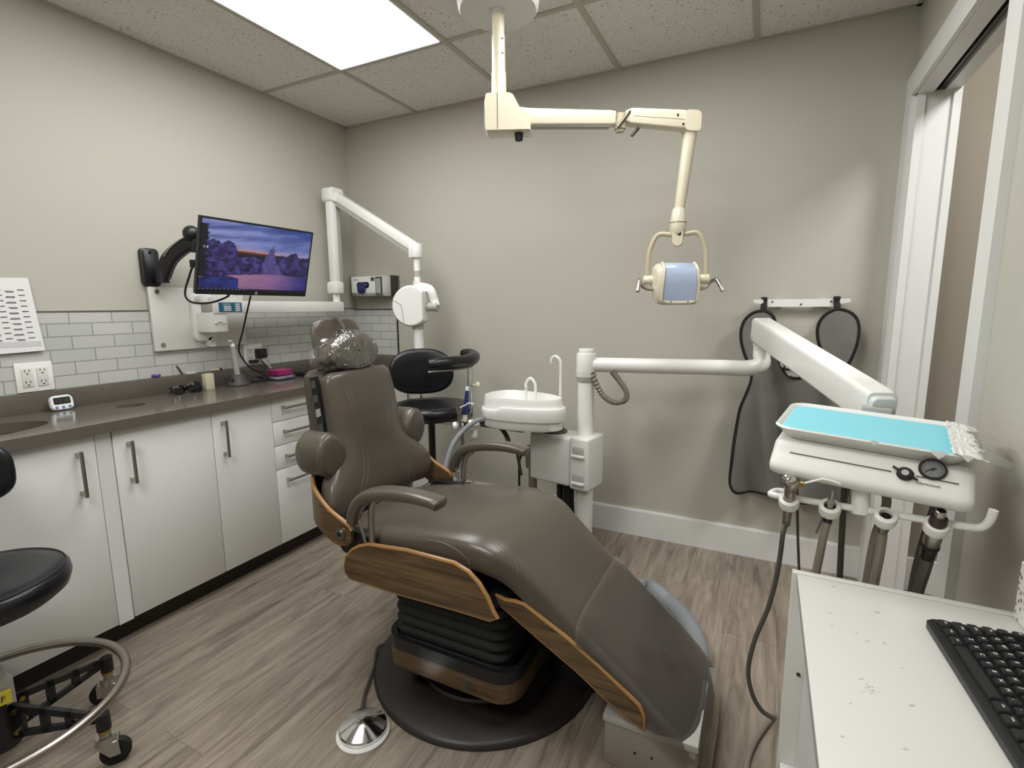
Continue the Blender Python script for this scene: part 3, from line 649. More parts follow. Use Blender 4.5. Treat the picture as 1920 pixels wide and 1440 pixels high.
j0 = Vector((.065, -1.262, 1.385)); j1 = on('x', .215, 366, 452)
part(MB().cyl(j0+V(0, 0, -.03), j0+V(0, 0, .02), .026).box((.024, -1.285, 1.36), (.065, -1.24, 1.40), .004), 'lower_knuckle', M['black'], b_)
am = catmull([j0+V(0, 0, .0), j0+(j1-j0)*.25+V(0, 0, .035), j0+(j1-j0)*.6+V(0, 0, .03), j1+V(-.004, -.002, .0)], 8)
mb = MB(); rings = []
for i, p in enumerate(am):
    dd = (am[min(i+1, len(am)-1)]-am[max(i-1, 0)]).normalized(); a, bb, _ = basis(dd)
    rings.append([p+a*y_+bb*z_ for y_, z_ in rr(0, 0, .02, .032, .012, 4)])
part(mb.loft(rings), 'swing_arm', M['black'], b_)
part(MB().tube([p+Vector((.012, -.02, .028)) for p in am[6:-3]], .0022, 6, smooth=False), 'arm_trim', M['greyw'], b_)
part(MB().ball(j1+V(-.005, -.01, .03), (.034, .036, .036)).tube([j1+V(.01, .01, .0), j1*.5+(MC-n_*.07)*.5, MC-n_*.046], .026, 12).box(j1+V(-.02, -.02, -.05), j1+V(.02, .02, .04), .008), 'tilt_head', M['black'], b_)
part(MB().box((-.05, -.05, -.058), (.05, .05, -.046), .003, 2, ROOT[t.name]), 'monitor_plate', M['black'], b_)
cb = [dep(2.27, 366, 496), dep(2.27, 360, 503), dep(2.28, 353, 524), dep(2.28, 348, 541), dep(2.28, 348, 556), dep(2.28, 358, 566), dep(2.28, 380, 569), dep(2.28, 405, 565), dep(2.28, 428, 555), MC-r_*.12-u_*.162-n_*.03]
single(MB().tube(cb, .0046), 'monitor_cable', M['blackrub'], 'thick black cable looping below the lower left of the monitor', 'cable', cb[4])

pb_ = dep(2.27, 363, 494); single(MB().box(pb_-V(.012, .012, .018), pb_+V(.012, .016, .016), .003), 'cable_plug', M['black'], 'black cable plug sticking out from the left edge of the monitor', 'plug', pb_)
# ================================================================== BACK WALL
g0, g1 = on('y', -.05, 665, 520), on('y', -.05, 738, 553)
t = thing('glove_box_holder', 'clear wall holder with a white glove box of navy gloves', 'dispenser', (.17, 0, 1.38))
gx0, gx1, gz0, gz1 = g0.x, on('y', -.05, 725, 553).x, g1.z-.004, g0.z
part(MB().box((gx0-.004, -.088, gz0-.005), (g1.x+.012, -.001, gz0-.002)).box((gx0-.005, -.088, gz0-.005), (gx0-.002, -.001, gz1+.002)).box((g1.x+.010, -.088, gz0-.005), (g1.x+.013, -.001, gz1+.002)).box((gx0-.004, -.0885, gz0-.005), (g1.x+.012, -.0875, gz0+.02)), 'holder', M['clear'], t)
gb = thing('glove_box', 'white and grey box of navy blue gloves in the clear wall holder', 'box', ((gx0+gx1)/2, -.045, gz0))
mb = MB().box((gx0, -.085, gz0), (gx1, -.005, gz1), .0015); part(mb, 'carton_body', M['paper'], gb)
wx = gx1-gx0
part(MB().box((gx1-wx*.22, -.0862, gz0+.002), (gx1-.002, -.085, gz1-.004)), 'end_panel', M['green'], gb)
part(MB().box((gx1-wx*.20, -.0868, gz0+.012), (gx1-wx*.06, -.0862, gz1-.014)), 'end_label', M['greyw'], gb)
part(MB().box((gx1-wx*.36, -.0862, gz1-.03), (gx1-wx*.25, -.085, gz1-.006)), 'print_badge', M['green'], gb)
part(MB().text('BLACK', Matrix.Translation((gx0+.045, -.0858, gz1-.02)) @ Matrix.Rotation(PI/2, 4, 'X'), .014, .0002), 'lettering', M['ink'], gb)
part(MB().loft([[Vector((a, yy, b)) for a, b in rr(gx0+wx*.38, (gz0+gz1)/2+.008, .052, .019, .018)] for yy in (-.085, -.0863)]), 'opening', M['black'], gb)
mb = MB().ball((gx0+wx*.40, -.094, (gz0+gz1)/2+.006), (.042, .013, .017))
for k in range(3): mb.ball((gx0+wx*(.30+.07*k), -.099, (gz0+gz1)/2-.014-.006*(k % 2)), (.014, .01, .03))
part(mb, 'glove', M['navy'], gb)

# apron on its rail
RL = thing('apron_rail', 'white metal apron rail with tapered ends on the back wall', 'rail', (2.66, 0, 1.26))
ra, rb = on('y', -.03, 1413, 567), on('y', -.03, 1593, 566)
m0, m1 = on('y', -.03, 1441, 567).x, on('y', -.03, 1566, 566).x
zr = 1.247
part(MB().box((m0, -.034, zr-.017), (m1, -.030, zr+.017)), 'rail_plate', M['white'], RL)
for xa, xb in ((m0, ra.x), (m1, rb.x)): part(MB().prism([(xa, -.034, zr+.017), (xb, -.06, zr+.017), (xb, -.06, zr+.003), (xa, -.034, zr-.012)], (0, .004, 0)), 'rail_end', M['white'], RL)
part(MB().box((m0+.03, -.030, zr-.012), (m0+.06, -.001, zr+.012)).box((m1-.06, -.030, zr-.012), (m1-.03, -.001, zr+.012)), 'standoff', M['white'], RL)
for k, dz in ((.06, .006), (.5, -.006), (.94, .006)): part(MB().cyl((m0+(m1-m0)*k, -.034, zr+dz), (m0+(m1-m0)*k, -.0365, zr+dz), .0042, seg=10), 'screw', M['dgrey'], RL)
YA = -.07
out = [(1430, 583), (1412, 587), (1397, 600), (1390, 618), (1390, 640), (1395, 660), (1401, 676), (1407, 692), (1410, 703), (1407, 720), (1398, 742), (1388, 766), (1382, 795), (1377, 825), (1373, 860), (1370, 893), (1372, 908), (1379, 918), (1395, 926), (1418, 925), (1445, 926), (1475, 931), (1505, 938), (1533, 944), (1560, 945), (1580, 938), (1592, 915), (1598, 880), (1602, 840), (1603, 800), (1598, 765), (1586, 735), (1580, 712), (1584, 694), (1596, 672), (1606, 645), (1610, 618), (1606, 598), (1592, 585), (1570, 580), (1551, 588), (1538, 602), (1533, 620), (1535, 640), (1539, 656), (1533, 680), (1516, 700), (1496, 708), (1476, 702), (1463, 682), (1455, 655), (1453, 625), (1452, 600), (1444, 588)]
OP = [on('y', YA, *q_) for q_ in out]
for i_ in range(25, 34): OP[i_].x -= .0
def apz(x_, z_):
    k = min(1, max(0, (1.08-z_)/.5))
    return YA - .004 - .020*k*math.sin(x_*44+z_*5)*1.3 - .018*k*math.sin(x_*17-z_*6+1) + .007*math.sin(x_*70+z_*13)*k - .006*math.sin(x_*26+z_*9)
CL = catmull(OP, 4, True)
bm = bmesh.new(); vs = [bm.verts.new((p.x, 0, p.z)) for p in CL]
bmesh.ops.triangle_fill(bm, use_beauty=True, edges=[bm.edges.new((vs[i], vs[(i+1) % len(vs)])) for i in range(len(vs))])
for k in range(46): bmesh.ops.bisect_plane(bm, geom=bm.verts[:]+bm.edges[:]+bm.faces[:], plane_co=(2.40+k*.012, 0, 0), plane_no=(1, 0, 0))
for k in range(30): bmesh.ops.bisect_plane(bm, geom=bm.verts[:]+bm.edges[:]+bm.faces[:], plane_co=(0, 0, .26+k*.032), plane_no=(0, 0, 1))
for v in bm.verts: v.co.y = apz(v.co.x, v.co.z)
ap = thing('lead_apron', 'grey lead apron with black binding hanging from the white rail', 'apron', (2.65, YA, .28))
bm2 = bm.copy(); mb = MB().bm(bm); n0 = len(mb.v); bd = [Vector((p.x, apz(p.x, p.z), p.z)) for p in CL]
bm2.verts.ensure_lookup_table(); bm2.verts.index_update(); mb.add([v.co+Vector((0, .008, 0)) for v in bm2.verts], [[v.index for v in f.verts] for f in bm2.faces]); bm2.free()
part(mb, 'apron_body', M['apron'], ap, angle=80)
part(MB().tube([p+Vector((0, .004, 0)) for p in bd], .0075, 8, smooth=False, closed=True), 'binding', M['tape'], ap)
s0, s1 = on('y', YA, 1432, 575), on('y', YA, 1570, 573)
for s_ in (s0, s1): part(MB().tube([V(s_.x, YA+.002, s_.z-.035), V(s_.x, YA+.006, s_.z), V(s_.x, -.042, zr), V(s_.x, -.042, zr+.020), V(s_.x, -.034, zr+.026), V(s_.x, -.024, zr+.020), V(s_.x, -.024, zr-.01)], .0022, 8, flat=6.0), 'hanging_loop', M['tape'], ap)
cf = [on('y', YA-.02, *q_) for q_ in ((1455, 652), (1478, 664), (1500, 680), (1520, 690), (1512, 702), (1495, 708), (1478, 704), (1463, 685))]
part(MB().prism(cf, (0, .008, 0)), 'collar_flap', M['apronl'], ap)
part(MB().tube([on('y', YA-.022, *q_) for q_ in ((1482, 672), (1470, 690), (1484, 692), (1502, 690), (1515, 688))], .004, 6), 'collar_binding', M['tape'], ap)
part(MB().tube([on('y', YA-.022, *q_) for q_ in ((1468, 690), (1474, 703), (1490, 709), (1508, 704), (1518, 695))], .004, 6), 'collar_edge', M['tape'], ap)

# ================================================================== DENTAL CHAIR (faces +x, centre plane y = YM)
YM = -1.25
ch = thing('dental_chair', 'reclined taupe vinyl dental chair with oak side panels on a round base', 'dental chair', (1.69, YM, 0))
part(MB().lathe([(.387, 0), (.389, .006), (.385, .016), (.375, .022), (.24, .026), (.235, .034), (.001, .036)], (1.69, -1.222, 0), seg=64), 'base_plate', M['baseplate'], ch)
part(MB().loft([[Vector((a, b, z)) for a, b in rr(1.70, -1.24, .17, .17, .05)] for z in (.03, .13)]), 'pedestal', M['black'], ch)
part(MB().box((1.55, -1.46, .03), (1.565, -1.36, .10)).box((1.565, -1.46, .03), (1.60, -1.45, .036)), 'base_bracket', M['dsteel'], ch)
bx, bhx, bhy = 1.70, .235, .252
band = part(MB().loft([[Vector((a, b, z)) for a, b in rr(bx, YM, bhx-i, bhy-i, .07)] for z, i in ((.104, .0), (.165, 0), (.165, .012), (.104, .012), (.104, .0))], False), 'base_band', M['woodb'], ch, label='oak veneer band around the base')
e0 = on('y', YM-bhy, 880, 1282)
mb = MB().lathe([(.0065, 0), (.0065, .0022), (.001, .0024)], (e0.x-.018, YM-bhy, e0.z+.022), (0, -1, 0), 14)
for k in range(3): mb.tube([V(e0.x-.008+k*.009, YM-bhy-.001, e0.z-.022), V(e0.x-.008+k*.009, YM-bhy-.001, e0.z+.006)], .0021, 6)
mb.tube([V(e0.x-.010, YM-bhy-.001, e0.z+.004), V(e0.x-.002, YM-bhy-.001, e0.z+.013), V(e0.x+.008, YM-bhy-.001, e0.z+.011), V(e0.x+.016, YM-bhy-.001, e0.z-.0), V(e0.x+.017, YM-bhy-.001, e0.z-.022)], .0024, 6)
part(mb, 'emblem', M['dgrey'], band, label='small dark figure emblem')
part(MB().loft([[Vector((a, b, z)) for a, b in rr(bx, YM, bhx-i, bhy-i, .07)] for z, i in ((.165, .0), (.205, .0), (.205, .014), (.165, .014), (.165, .0))], False), 'base_rim', M['black'], ch)
rings = []
for k in range(7):
    z0 = .16+k*.036
    for dz, w in ((0, 0), (.009, .009), (.018, .012), (.027, .009), (.035, 0)): rings.append([Vector((a, b, z0+dz)) for a, b in rr(1.69, YM, .195+w, .215+w, .05)])
part(MB().loft(rings), 'bellows', M['bellow'], ch, label='black ribbed lift bellows')
part(MB().loft([[Vector((a, b, z)) for a, b in rr(2.01, -1.10, .08, .13, .03)] for z in (.0, .17, .18)]).cyl((2.03, -1.231, .10), (2.03, -1.236, .10), .03), 'valve_cover', M['black'], ch)
# seat and leg rest upholstery: one long pad
PR = [(1.285, .522, .06), (1.32, .535, .10), (1.43, .552, .115), (1.575, .573, .118), (1.70, .588, .118), (1.80, .592, .115), (1.87, .578, .11), (1.93, .549, .108), (2.0, .494, .105), (2.10, .407, .10), (2.25, .284, .094), (2.34, .205, .085), (2.40, .148, .07), (2.43, .112, .04), (2.436, .098, .02)]
HWK = [(1.285, .20), (1.36, .238), (1.60, .252), (1.80, .252), (1.88, .247), (1.96, .225), (2.05, .212), (2.25, .207), (2.34, .204), (2.38, .198), (2.41, .182), (2.43, .14), (2.437, .10)]
def itp(T, x):
    for (a, *va), (b, *vb) in zip(T, T[1:]):
        if x <= b: t_ = (x-a)/(b-a); return [va[i]+(vb[i]-va[i])*t_ for i in range(len(va))]
    return list(T[-1][1:])
pc = catmull([(x_, z_, t_) for x_, z_, t_ in PR], 6)
def seat_rings(off=0.0):
    rg = []
    for i, p in enumerate(pc):
        q0, q1 = pc[max(i-1, 0)], pc[min(i+1, len(pc)-1)]
        d_ = Vector((q1.x-q0.x, q1.y-q0.y)).normalized(); nrm = Vector((-d_.y, d_.x))
        hw = itp(HWK, p.x)[0]+off; th = p.z+2*off
        rg.append([Vector((p.x+nrm.x*(b-th/2+off+.010*(1-(a/hw)**2)*(b > 0)), YM+a, p.y+nrm.y*(b-th/2+off+.010*(1-(a/hw)**2)*(b > 0)))) for a, b in sup(hw, th/2, 4.6, 44)])
    return rg
SR = seat_rings()
part(MB().loft(SR), 'seat_cushion', M['leather'], ch, angle=60)
def seam_on(i0, i1, k, lift=.0008):
    return [SR[i][k]+(SR[i][k]-Vector((pc[i].x, YM, pc[i].y-pc[i].z/2))).normalized()*lift for i in range(i0, i1+1)]
for k in (27, 39): part(MB().tube(seam_on(6, 68, k), .0016, 6, smooth=False), 'seam', M['seam'], ch)
def tree(rings_): m_ = MB().loft(rings_); return BVHTree.FromPolygons([tuple(v) for v in m_.v], m_.f)
def cast(tr, u, v, lift=.0008):
    h_, n_, _, _ = tr.ray_cast(CAM, ray(u, v).normalized()); 
    return h_+n_*lift*(1 if n_.dot(CAM-h_) > 0 else -1) if h_ is not None else None
def stitch(tr, px, r_=.0007, both=True, nm='stitching', mm='stitch'):
    P = [p for p in (cast(tr, *q) for q in px) if p is not None]
    if len(P) < 2: return
    part(MB().tube(P, r_, 5, 6), nm, M[mm], ch)
    if both: part(MB().tube([Vector((p.x, 2*YM-p.y, p.z)) for p in P], r_, 5, 6), nm, M[mm], ch)
ST = tree(SR)
stitch(ST, [(902, 1007), (922, 1018), (942, 1034), (955, 1050), (961, 1064), (960, 1074)])
stitch(ST, [(908, 1006), (930, 1018), (950, 1034), (964, 1052), (969, 1066), (967, 1078)])
stitch(ST, [(800, 1012), (830, 1018), (855, 1030), (872, 1044), (881, 1058)], .0014, True, 'seam', 'seam')
# oak seat skirts, leg rest rails
SK = [(645, 1062), (648, 1045), (658, 1033), (672, 1026), (690, 1023), (760, 1034), (850, 1058), (876, 1074), (896, 1096), (912, 1123), (922, 1148), (930, 1160), (917, 1164), (850, 1143), (735, 1111), (655, 1085), (647, 1074)]
RLp = [(930, 1118), (946, 1127), (965, 1130), (982, 1136), (1000, 1150), (1060, 1197), (1120, 1250), (1180, 1308), (1196, 1324), (1206, 1345), (1207, 1371), (1175, 1346), (1140, 1316), (1080, 1258), (1015, 1203), (940, 1137)]
def panel(pts, name, y_out, thick, cen):
    P = [on('y', y_out, *p) for p in pts]
    for sgn in (1, -1):
        Q = [Vector((p.x, p.y if sgn > 0 else 2*YM-p.y, p.z)) for p in P]
        o = part(MB().prism(Q, (0, sgn*thick, 0)), name, M['wood'], ch, label='oak veneer ply panel')
        c_ = sum((Vector((q.x, q.z)) for q in Q), Vector((0, 0)))/len(Q)
        E_ = [Vector((q.x, q.y+sgn*thick/2, q.z)) for q in Q]
        part(MB().tube(E_, thick*.51, 8, smooth=False, closed=True), 'ply_edge', M['woode'], o)
panel(SK, 'seat_panel', -1.531, .014, None)
panel(RLp, 'leg_rail', -1.470, .013, None)
part(MB().loft([[Vector((x_, YM+s_*.20, z_)) for s_, x_, z_ in ((-1, x0, z0), (1, x0, z0), (1, x0, z0-.012), (-1, x0, z0-.012))] for x0, z0 in ((1.40, .435), (1.80, .42), (1.93, .385), (2.05, .325), (2.28, .19))]), 'under_board', M['black'], ch)
# back rest
BK = [(.545, .235, 1.268, .05), (.572, .266, 1.284, .085), (.61, .275, 1.288, .10), (.66, .258, 1.278, .10), (.71, .214, 1.264, .095), (.755, .183, 1.254, .09), (.82, .172, 1.245, .085), (.90, .169, 1.233, .082), (.97, .166, 1.218, .08), (1.0, .157, 1.209, .07), (1.018, .135, 1.198, .04)]
bc = catmull([(a, b, c_) for a, b, c_, d_ in BK], 5); bt = catmull([(a, d_, 0) for a, b, c_, d_ in BK], 5)
BR = []
for p, q in zip(bc, bt):
    z_, hw, xf, th = p.x, p.y, p.z, q.y
    hug = .052*max(0, min(1, (.80-z_)/.16))
    BR.append([Vector((xf-th/2+b+hug*(a/hw)**2-hug*.2+.012*(1-(a/hw)**2)*(b > 0), YM+a, z_+(b)*.22)) for a, b in sup(hw, th/2, 3.6, 44)])
part(MB().loft(BR), 'backrest_cushion', M['leather'], ch, angle=60)
for k in (38, 28): part(MB().tube([BR[i][k]+Vector((.0006, (-1 if k > 33 else -1)*.0, 0)) for i in range(3, len(BR)-2)], .0017, 6, smooth=False), 'seam', M['seam'], ch)
BT = tree(BR)
stitch(BT, [(648, 722), (660, 772), (674, 820), (683, 862), (681, 900), (672, 935), (668, 950)])
stitch(BT, [(655, 720), (667, 772), (681, 820), (690, 862), (688, 900), (680, 935), (676, 952)])
# moulded shell behind the backrest with the switch strip
SHp = [(.60, .19, 1.15), (.70, .175, 1.145), (.85, .172, 1.135), (.97, .170, 1.12), (1.005, .16, 1.113), (1.02, .13, 1.105)]
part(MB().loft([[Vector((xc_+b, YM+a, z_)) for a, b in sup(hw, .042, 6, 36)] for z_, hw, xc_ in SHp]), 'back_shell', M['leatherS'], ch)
sw = [on('y', YM-.178, *p) for p in ((580, 709), (592, 706), (611, 814), (600, 820))]
sp = part(MB().prism(sw, (0, .012, 0)), 'switch_panel', M['black'], ch)
for k in (.06, .30, .54, .80):
    A_ = sw[0].lerp(sw[3], k); B_ = sw[1].lerp(sw[2], k); C_ = sw[1].lerp(sw[2], k+.13); D_ = sw[0].lerp(sw[3], k+.13)
    part(MB().prism([A_.lerp(B_, .2), A_.lerp(B_, .8), D_.lerp(C_, .8), D_.lerp(C_, .2)], (0, -.004, 0)), 'switch', M['dgrey'] if k != .54 else M['greyw'], sp)
# oak wrap-around band
BP = [(1.394, -.284, .522, .552), (1.382, -.284, .505, .565), (1.36, -.284, .497, .577), (1.335, -.284, .495, .588), (1.30, -.284, .506, .606), (1.262, -.282, .528, .636), (1.225, -.270, .545, .662), (1.19, -.242, .556, .682), (1.16, -.195, .562, .692), (1.143, -.12, .565, .696), (1.138, 0, .566, .697)]
BP = BP+[(a, -b, c_, d_) for a, b, c_, d_ in reversed(BP[:-1])]
pa = catmull([(a, b, c_) for a, b, c_, d_ in BP], 5); pb = catmull([(a, b, d_) for a, b, c_, d_ in BP], 5); rings = []; topl = []
for i in range(len(pa)):
    dd = (pa[min(i+1, len(pa)-1)]-pa[max(i-1, 0)]); nn = Vector((dd.y, -dd.x, 0)).normalized()*-.006
    A_, B_ = Vector((pa[i].x, YM+pa[i].y, pa[i].z)), Vector((pb[i].x, YM+pb[i].y, pb[i].z))
    rings.append([A_-nn, A_+nn, B_+nn, B_-nn]); topl.append(B_)
bb_ = part(MB().loft(rings), 'back_band', M['wood'], ch, label='curved oak ply band behind the lower back')
part(MB().tube(topl, .0068, 8, smooth=False), 'ply_edge', M['woode'], bb_)
for sgn in (-1, 1):
    y0 = YM+sgn*.290
    part(MB().cyl((1.352, y0, .537), (1.352, y0+sgn*.006, .537), .019).cyl((1.352, y0+sgn*.005, .537), (1.352, y0+sgn*.009, .537), .0125), 'pivot_cap', M['steel'], ch)
    part(MB().cyl((1.352, y0+sgn*.009, .537), (1.352, y0+sgn*.0098, .537), .008), 'pivot_dot', M['blackrub'], ch)
    part(MB().loft([[Vector((a, YM+sgn*yy, b)) for a, b in rr(1.385, .50, .065, .04, .03)] for yy in (.235, .268)]), 'hinge_housing', M['black'], ch)
    # arm rest
    ap_ = [(1.398, .575), (1.408, .612), (1.432, .651), (1.475, .682), (1.545, .700), (1.63, .707), (1.70, .704), (1.735, .697)]
    cp = catmull([(a, b, 0) for a, b in ap_], 6); rings = []
    for i, p in enumerate(cp):
        dd = (cp[min(i+1, len(cp)-1)]-cp[max(i-1, 0)]).normalized(); nn = Vector((-dd.y, 0, dd.x)); f_ = i/(len(cp)-1)
        wv = .017+.014*min(1, f_*2.2); hv = .0155+.004*math.sin(min(1, f_*1.2)*PI); e_ = 1 if 0 < i < len(cp)-1 else .72
        rings.append([Vector((p.x, YM+sgn*.285+a*e_, p.y))+nn*(b*e_) for a, b in sup(wv, hv, 3.2, 24)])
    part(MB().loft(rings), 'armrest', M['leather'], ch, angle=50)
    part(MB().tube([rings[i][20]+Vector((0, 0, .0)) for i in range(1, len(rings)-1)], .0016, 6, smooth=False), 'armrest_piping', M['seam'], ch)
    u0 = [V(1.50, YM+sgn*.276, .672), V(1.475, YM+sgn*.274, .655), V(1.462, YM+sgn*.270, .615), V(1.458, YM+sgn*.267, .56), V(1.458, YM+sgn*.266, .46)]
    part(MB().tube(u0, .0105, 10, flat=1.0), 'armrest_post', M['steel'], ch)
    part(MB().tube([V(1.45, YM+sgn*.270, .47), V(1.425, YM+sgn*.276, .56), V(1.412, YM+sgn*.278, .60)], .005, 8), 'armrest_strut', M['steel'], ch)
    part(MB().tube([V(1.48, YM+sgn*.283, .674), V(1.56, YM+sgn*.285, .684), V(1.64, YM+sgn*.285, .690), V(1.72, YM+sgn*.285, .684)], .008, 8, flat=.5), 'armrest_plate', M['dsteel'], ch)
    # side bolster
    rings = []
    for xx, s_ in ((1.150, .70), (1.154, .88), (1.164, .97), (1.185, 1.0), (1.235, 1.0), (1.258, .97), (1.268, .90), (1.273, .72)):
        L_ = []
        for k in range(32):
            t_ = 2*PI*k/32; a, b = math.cos(t_), math.sin(t_)
            w_ = .062 if a > 0 else .062; L_.append(Vector((xx, YM+sgn*(.222+a*w_*s_), .762+(b*.076*s_*(1-.25*max(0, -a))))))
        rings.append(L_)
    part(MB().loft(rings), 'bolster', M['leather'], ch, angle=50)
    part(MB().tube([p+Vector((.002, 0, 0)) for p in rings[5]], .0017, 6, smooth=False, closed=True), 'bolster_piping', M['seam'], ch)
# small lever below the far arm rest
part(MB().tube([V(1.69, YM+.29, .68), V(1.70, YM+.29, .63), V(1.706, YM+.29, .60)], .006, 8), 'armrest_lever', M['dsteel'], ch)
# head rest plate, cushion, strap
rings = []
for z_, hw in ((.96, .095), (.99, .112), (1.10, .118), (1.165, .115), (1.188, .10), (1.197, .075)):
    xc_ = 1.118-(z_-.96)*.16
    rings.append([Vector((xc_+b, YM+a+.0, z_)) for a, b in sup(hw, .017, 3.5, 32)])
part(MB().loft(rings), 'headrest_plate', M['leather'], ch)
HCc = Vector((1.163, YM-.018, 1.080))
hx_ = Vector((.985, .0, .17)); Mh = Matrix((Vector((0, 1, 0)), Vector((-.17, 0, .985)), hx_)).transposed()
rings = []
for o_, s_ in ((-.05, .82), (-.045, .93), (-.03, 1), (.02, 1), (.03, .985), (.036, .95), (.040, .85), (.041, .5), (.038, .1)):
    rings.append([HCc+Mh @ Vector((a*s_, b*s_-.0*(a/.1)**2, o_)) for a, b in [(.108*math.copysign(abs(math.cos(t_))**.8, math.cos(t_)), (.062 if math.sin(t_) > 0 else .058)*math.copysign(abs(math.sin(t_))**.9, math.sin(t_))) for t_ in (2*PI*k/40 for k in range(40))]])
part(MB().loft(rings), 'head_cushion', M['leather'], ch, angle=60)
part(MB().tube([p for p in rings[4]], .0022, 6, smooth=False, closed=True), 'head_piping', M['seam'], ch)
part(MB().tube([V(1.085, YM-.01, 1.12), V(1.078, YM-.01, 1.18), V(1.095, YM-.008, 1.206), V(1.125, YM-.006, 1.17), V(1.135, YM-.005, 1.14)], .011, 8, flat=.22, hint=(0, 1, 0)), 'head_strap', M['seam'], ch)
# clear wrap over the head cushion, clear sheet over the foot
mb = MB(); rings = []
for i, (o_, s_) in enumerate(((-.062, 1.10), (-.045, 1.13), (-.02, 1.12), (.01, 1.09), (.03, 1.05), (.042, .97), (.047, .8), (.049, .45), (.048, .05))):
    L_ = []
    for k in range(72):
        t_ = 2*PI*k/72; a, b = .110*math.cos(t_), .063*math.sin(t_); nz = noise.noise(Vector((a*34, b*34, o_*34)))
        cr = 1+(.13*nz+.05*abs(math.sin(t_*9+o_*60)))*(1 if o_ < .035 else .1)
        L_.append(HCc+Mh @ Vector((a*s_*cr, b*s_*cr+(.012 if b > 0 and a > 0 else -.008)*(o_ < .02), o_)))
    rings.append(L_)
wr = thing('plastic_wrap', 'crinkled clear plastic wrap around the chair head cushion', 'plastic cover', HCc)
part(mb.loft(rings, False), 'wrap_film', M['wrap'], wr, angle=12)
mb = MB(); gr = []
tp = [(2.10, .407), (2.14, .374), (2.20, .325), (2.25, .284), (2.30, .24), (2.34, .205), (2.40, .150), (2.43, .115), (2.442, .090), (2.446, .07), (2.448, .045)]
for i, (x_, z_) in enumerate(catmull([(a, b, 0) for a, b in tp], 3)[:] and [(p.x, p.y) for p in catmull([(a, b, 0) for a, b in tp], 3)]):
    row = []; hw = itp(HWK, min(x_, 2.40))[0]+.006; hang = .075*(1 if x_ < 2.38 else max(0, 1-(x_-2.38)/.05))
    for k in range(41):
        a = -1+2*k/40; s_ = abs(a)
        if s_ < .74: yy = a/.74*hw; dz = 0
        else: yy = math.copysign(hw+.004*(s_-.74)/.26, a); dz = -hang*(s_-.74)/.26
        if .5 < s_: dz -= .024*min(1, (s_-.5)/.24)**2
        nzv = .004*noise.noise(Vector((x_*14, yy*14, 2)))+.003*noise.noise(Vector((x_*40, yy*30, 5)))
        dn_ = .010*(1-(yy/hw)**2)+.0062+max(0, nzv)
        row.append(Vector((x_+dn_*.62, YM+yy, z_+dn_*.78+dz)))
    gr.append(row)
sh = thing('plastic_sheet', 'clear plastic sheet covering the foot end of the dental chair', 'plastic cover', (2.3, YM, .2))
part(mb.loft(gr, False, False), 'sheet_film', M['sheet'], sh, angle=60)

# foot control and its cord
fp = on('z', .012, 681, 1367); fp.z = 0
t = thing('foot_pedal', 'round chrome foot pedal on a white ring beside the chair base', 'pedal', fp)
part(MB().lathe([(.076, 0), (.077, .006), (.073, .011), (.06, .012), (.001, .012)], fp, seg=48), 'ring', M['white'], t)
part(MB().lathe([(.067, .012), (.069, .022), (.066, .027), (.035, .038), (.006, .047), (.001, .047)], fp, seg=48), 'dome', M['chrome'], t)
part(MB().tube([on('z', .02, 678, 1330), on('z', .012, 684, 1300), on('z', .012, 700, 1255), on('z', .012, 719, 1208), V(1.56, -1.32, .02)], .005, 8), 'cord', M['hosed'], t)

# utility box and corrugated hose
t = thing('utility_box', 'grey metal utility box on the floor under the chair foot', 'box', (2.30, -1.27, 0))
part(MB().box((2.185, -1.445, 0), (2.42, -1.20, .128), .003), 'box_body', mat('grey_box_paint', '#8d8a83', .5), t)
part(MB().box((2.180, -1.45, .128), (2.425, -1.195, .150), .004), 'box_lid', M['greyw'], t)
for q in ((1190, 1412), (1222, 1422)): w_ = on('y', -1.4455, *q); part(MB().cyl((w_.x, -1.445, w_.z), (w_.x, -1.447, w_.z), .0035, seg=8), 'screw', M['blackrub'], t)
HS = [V(1.93, -1.0, .05), V(1.99, -.80, .042), on('z', .042, 1206, 1101), on('z', .042, 1255, 1132), on('z', .042, 1290, 1172), on('z', .042, 1309, 1222), V(2.37, -1.02, .045), V(2.35, -1.10, .05), V(2.33, -1.185, .06)]
hp = catmull(HS, 60); n_h = len(hp)
single(MB().tube(hp, lambda u: .035+.0030*math.sin(u*n_h*PI*.5), 14, smooth=False), 'corrugated_hose', M['hoseg'], 'thick grey corrugated hose curving along the floor behind the chair foot', 'hose', V(2.2, -.7, 0))

# ================================================================== STOOLS
def caster(root, x, y, ang, m_f, wheel_r=.036):
    cs = part(MB().cyl((x, y, .072), (x, y, .092), .025, .022, seg=20).cyl((x, y, .092), (x, y, .110), .012), 'caster', m_f, root)
    f = Vector((math.cos(ang), math.sin(ang), 0)); s_ = Vector((-f.y, f.x, 0)); c_ = Vector((x, y, 0))+f*.018+V(0, 0, wheel_r)
    mb = MB()
    for k in (-1, 1):
        A = Vector((x, y, .074)); mb.prism([A-f*.022+s_*k*.017, A+f*.028+s_*k*.017, c_+f*.012+s_*k*.016-V(0, 0, .003), c_-f*.012+s_*k*.016-V(0, 0, .003)], s_*k*.003)
    mb.box((-.022, -.020, .066), (.028, .020, .076), .002, 1, Matrix.Translation((x, y, 0)) @ Matrix.Rotation(ang, 4, 'Z'))
    part(mb, 'fork', m_f, cs)
    part(MB().cyl(c_-s_*.011, c_+s_*.011, wheel_r, seg=24, bev=.004), 'wheel', M['blackrub'], cs)
    part(MB().cyl(c_-s_*.017, c_+s_*.017, .005, seg=8), 'axle', M['zinc'], cs)
SX, SY = .739, -2.186
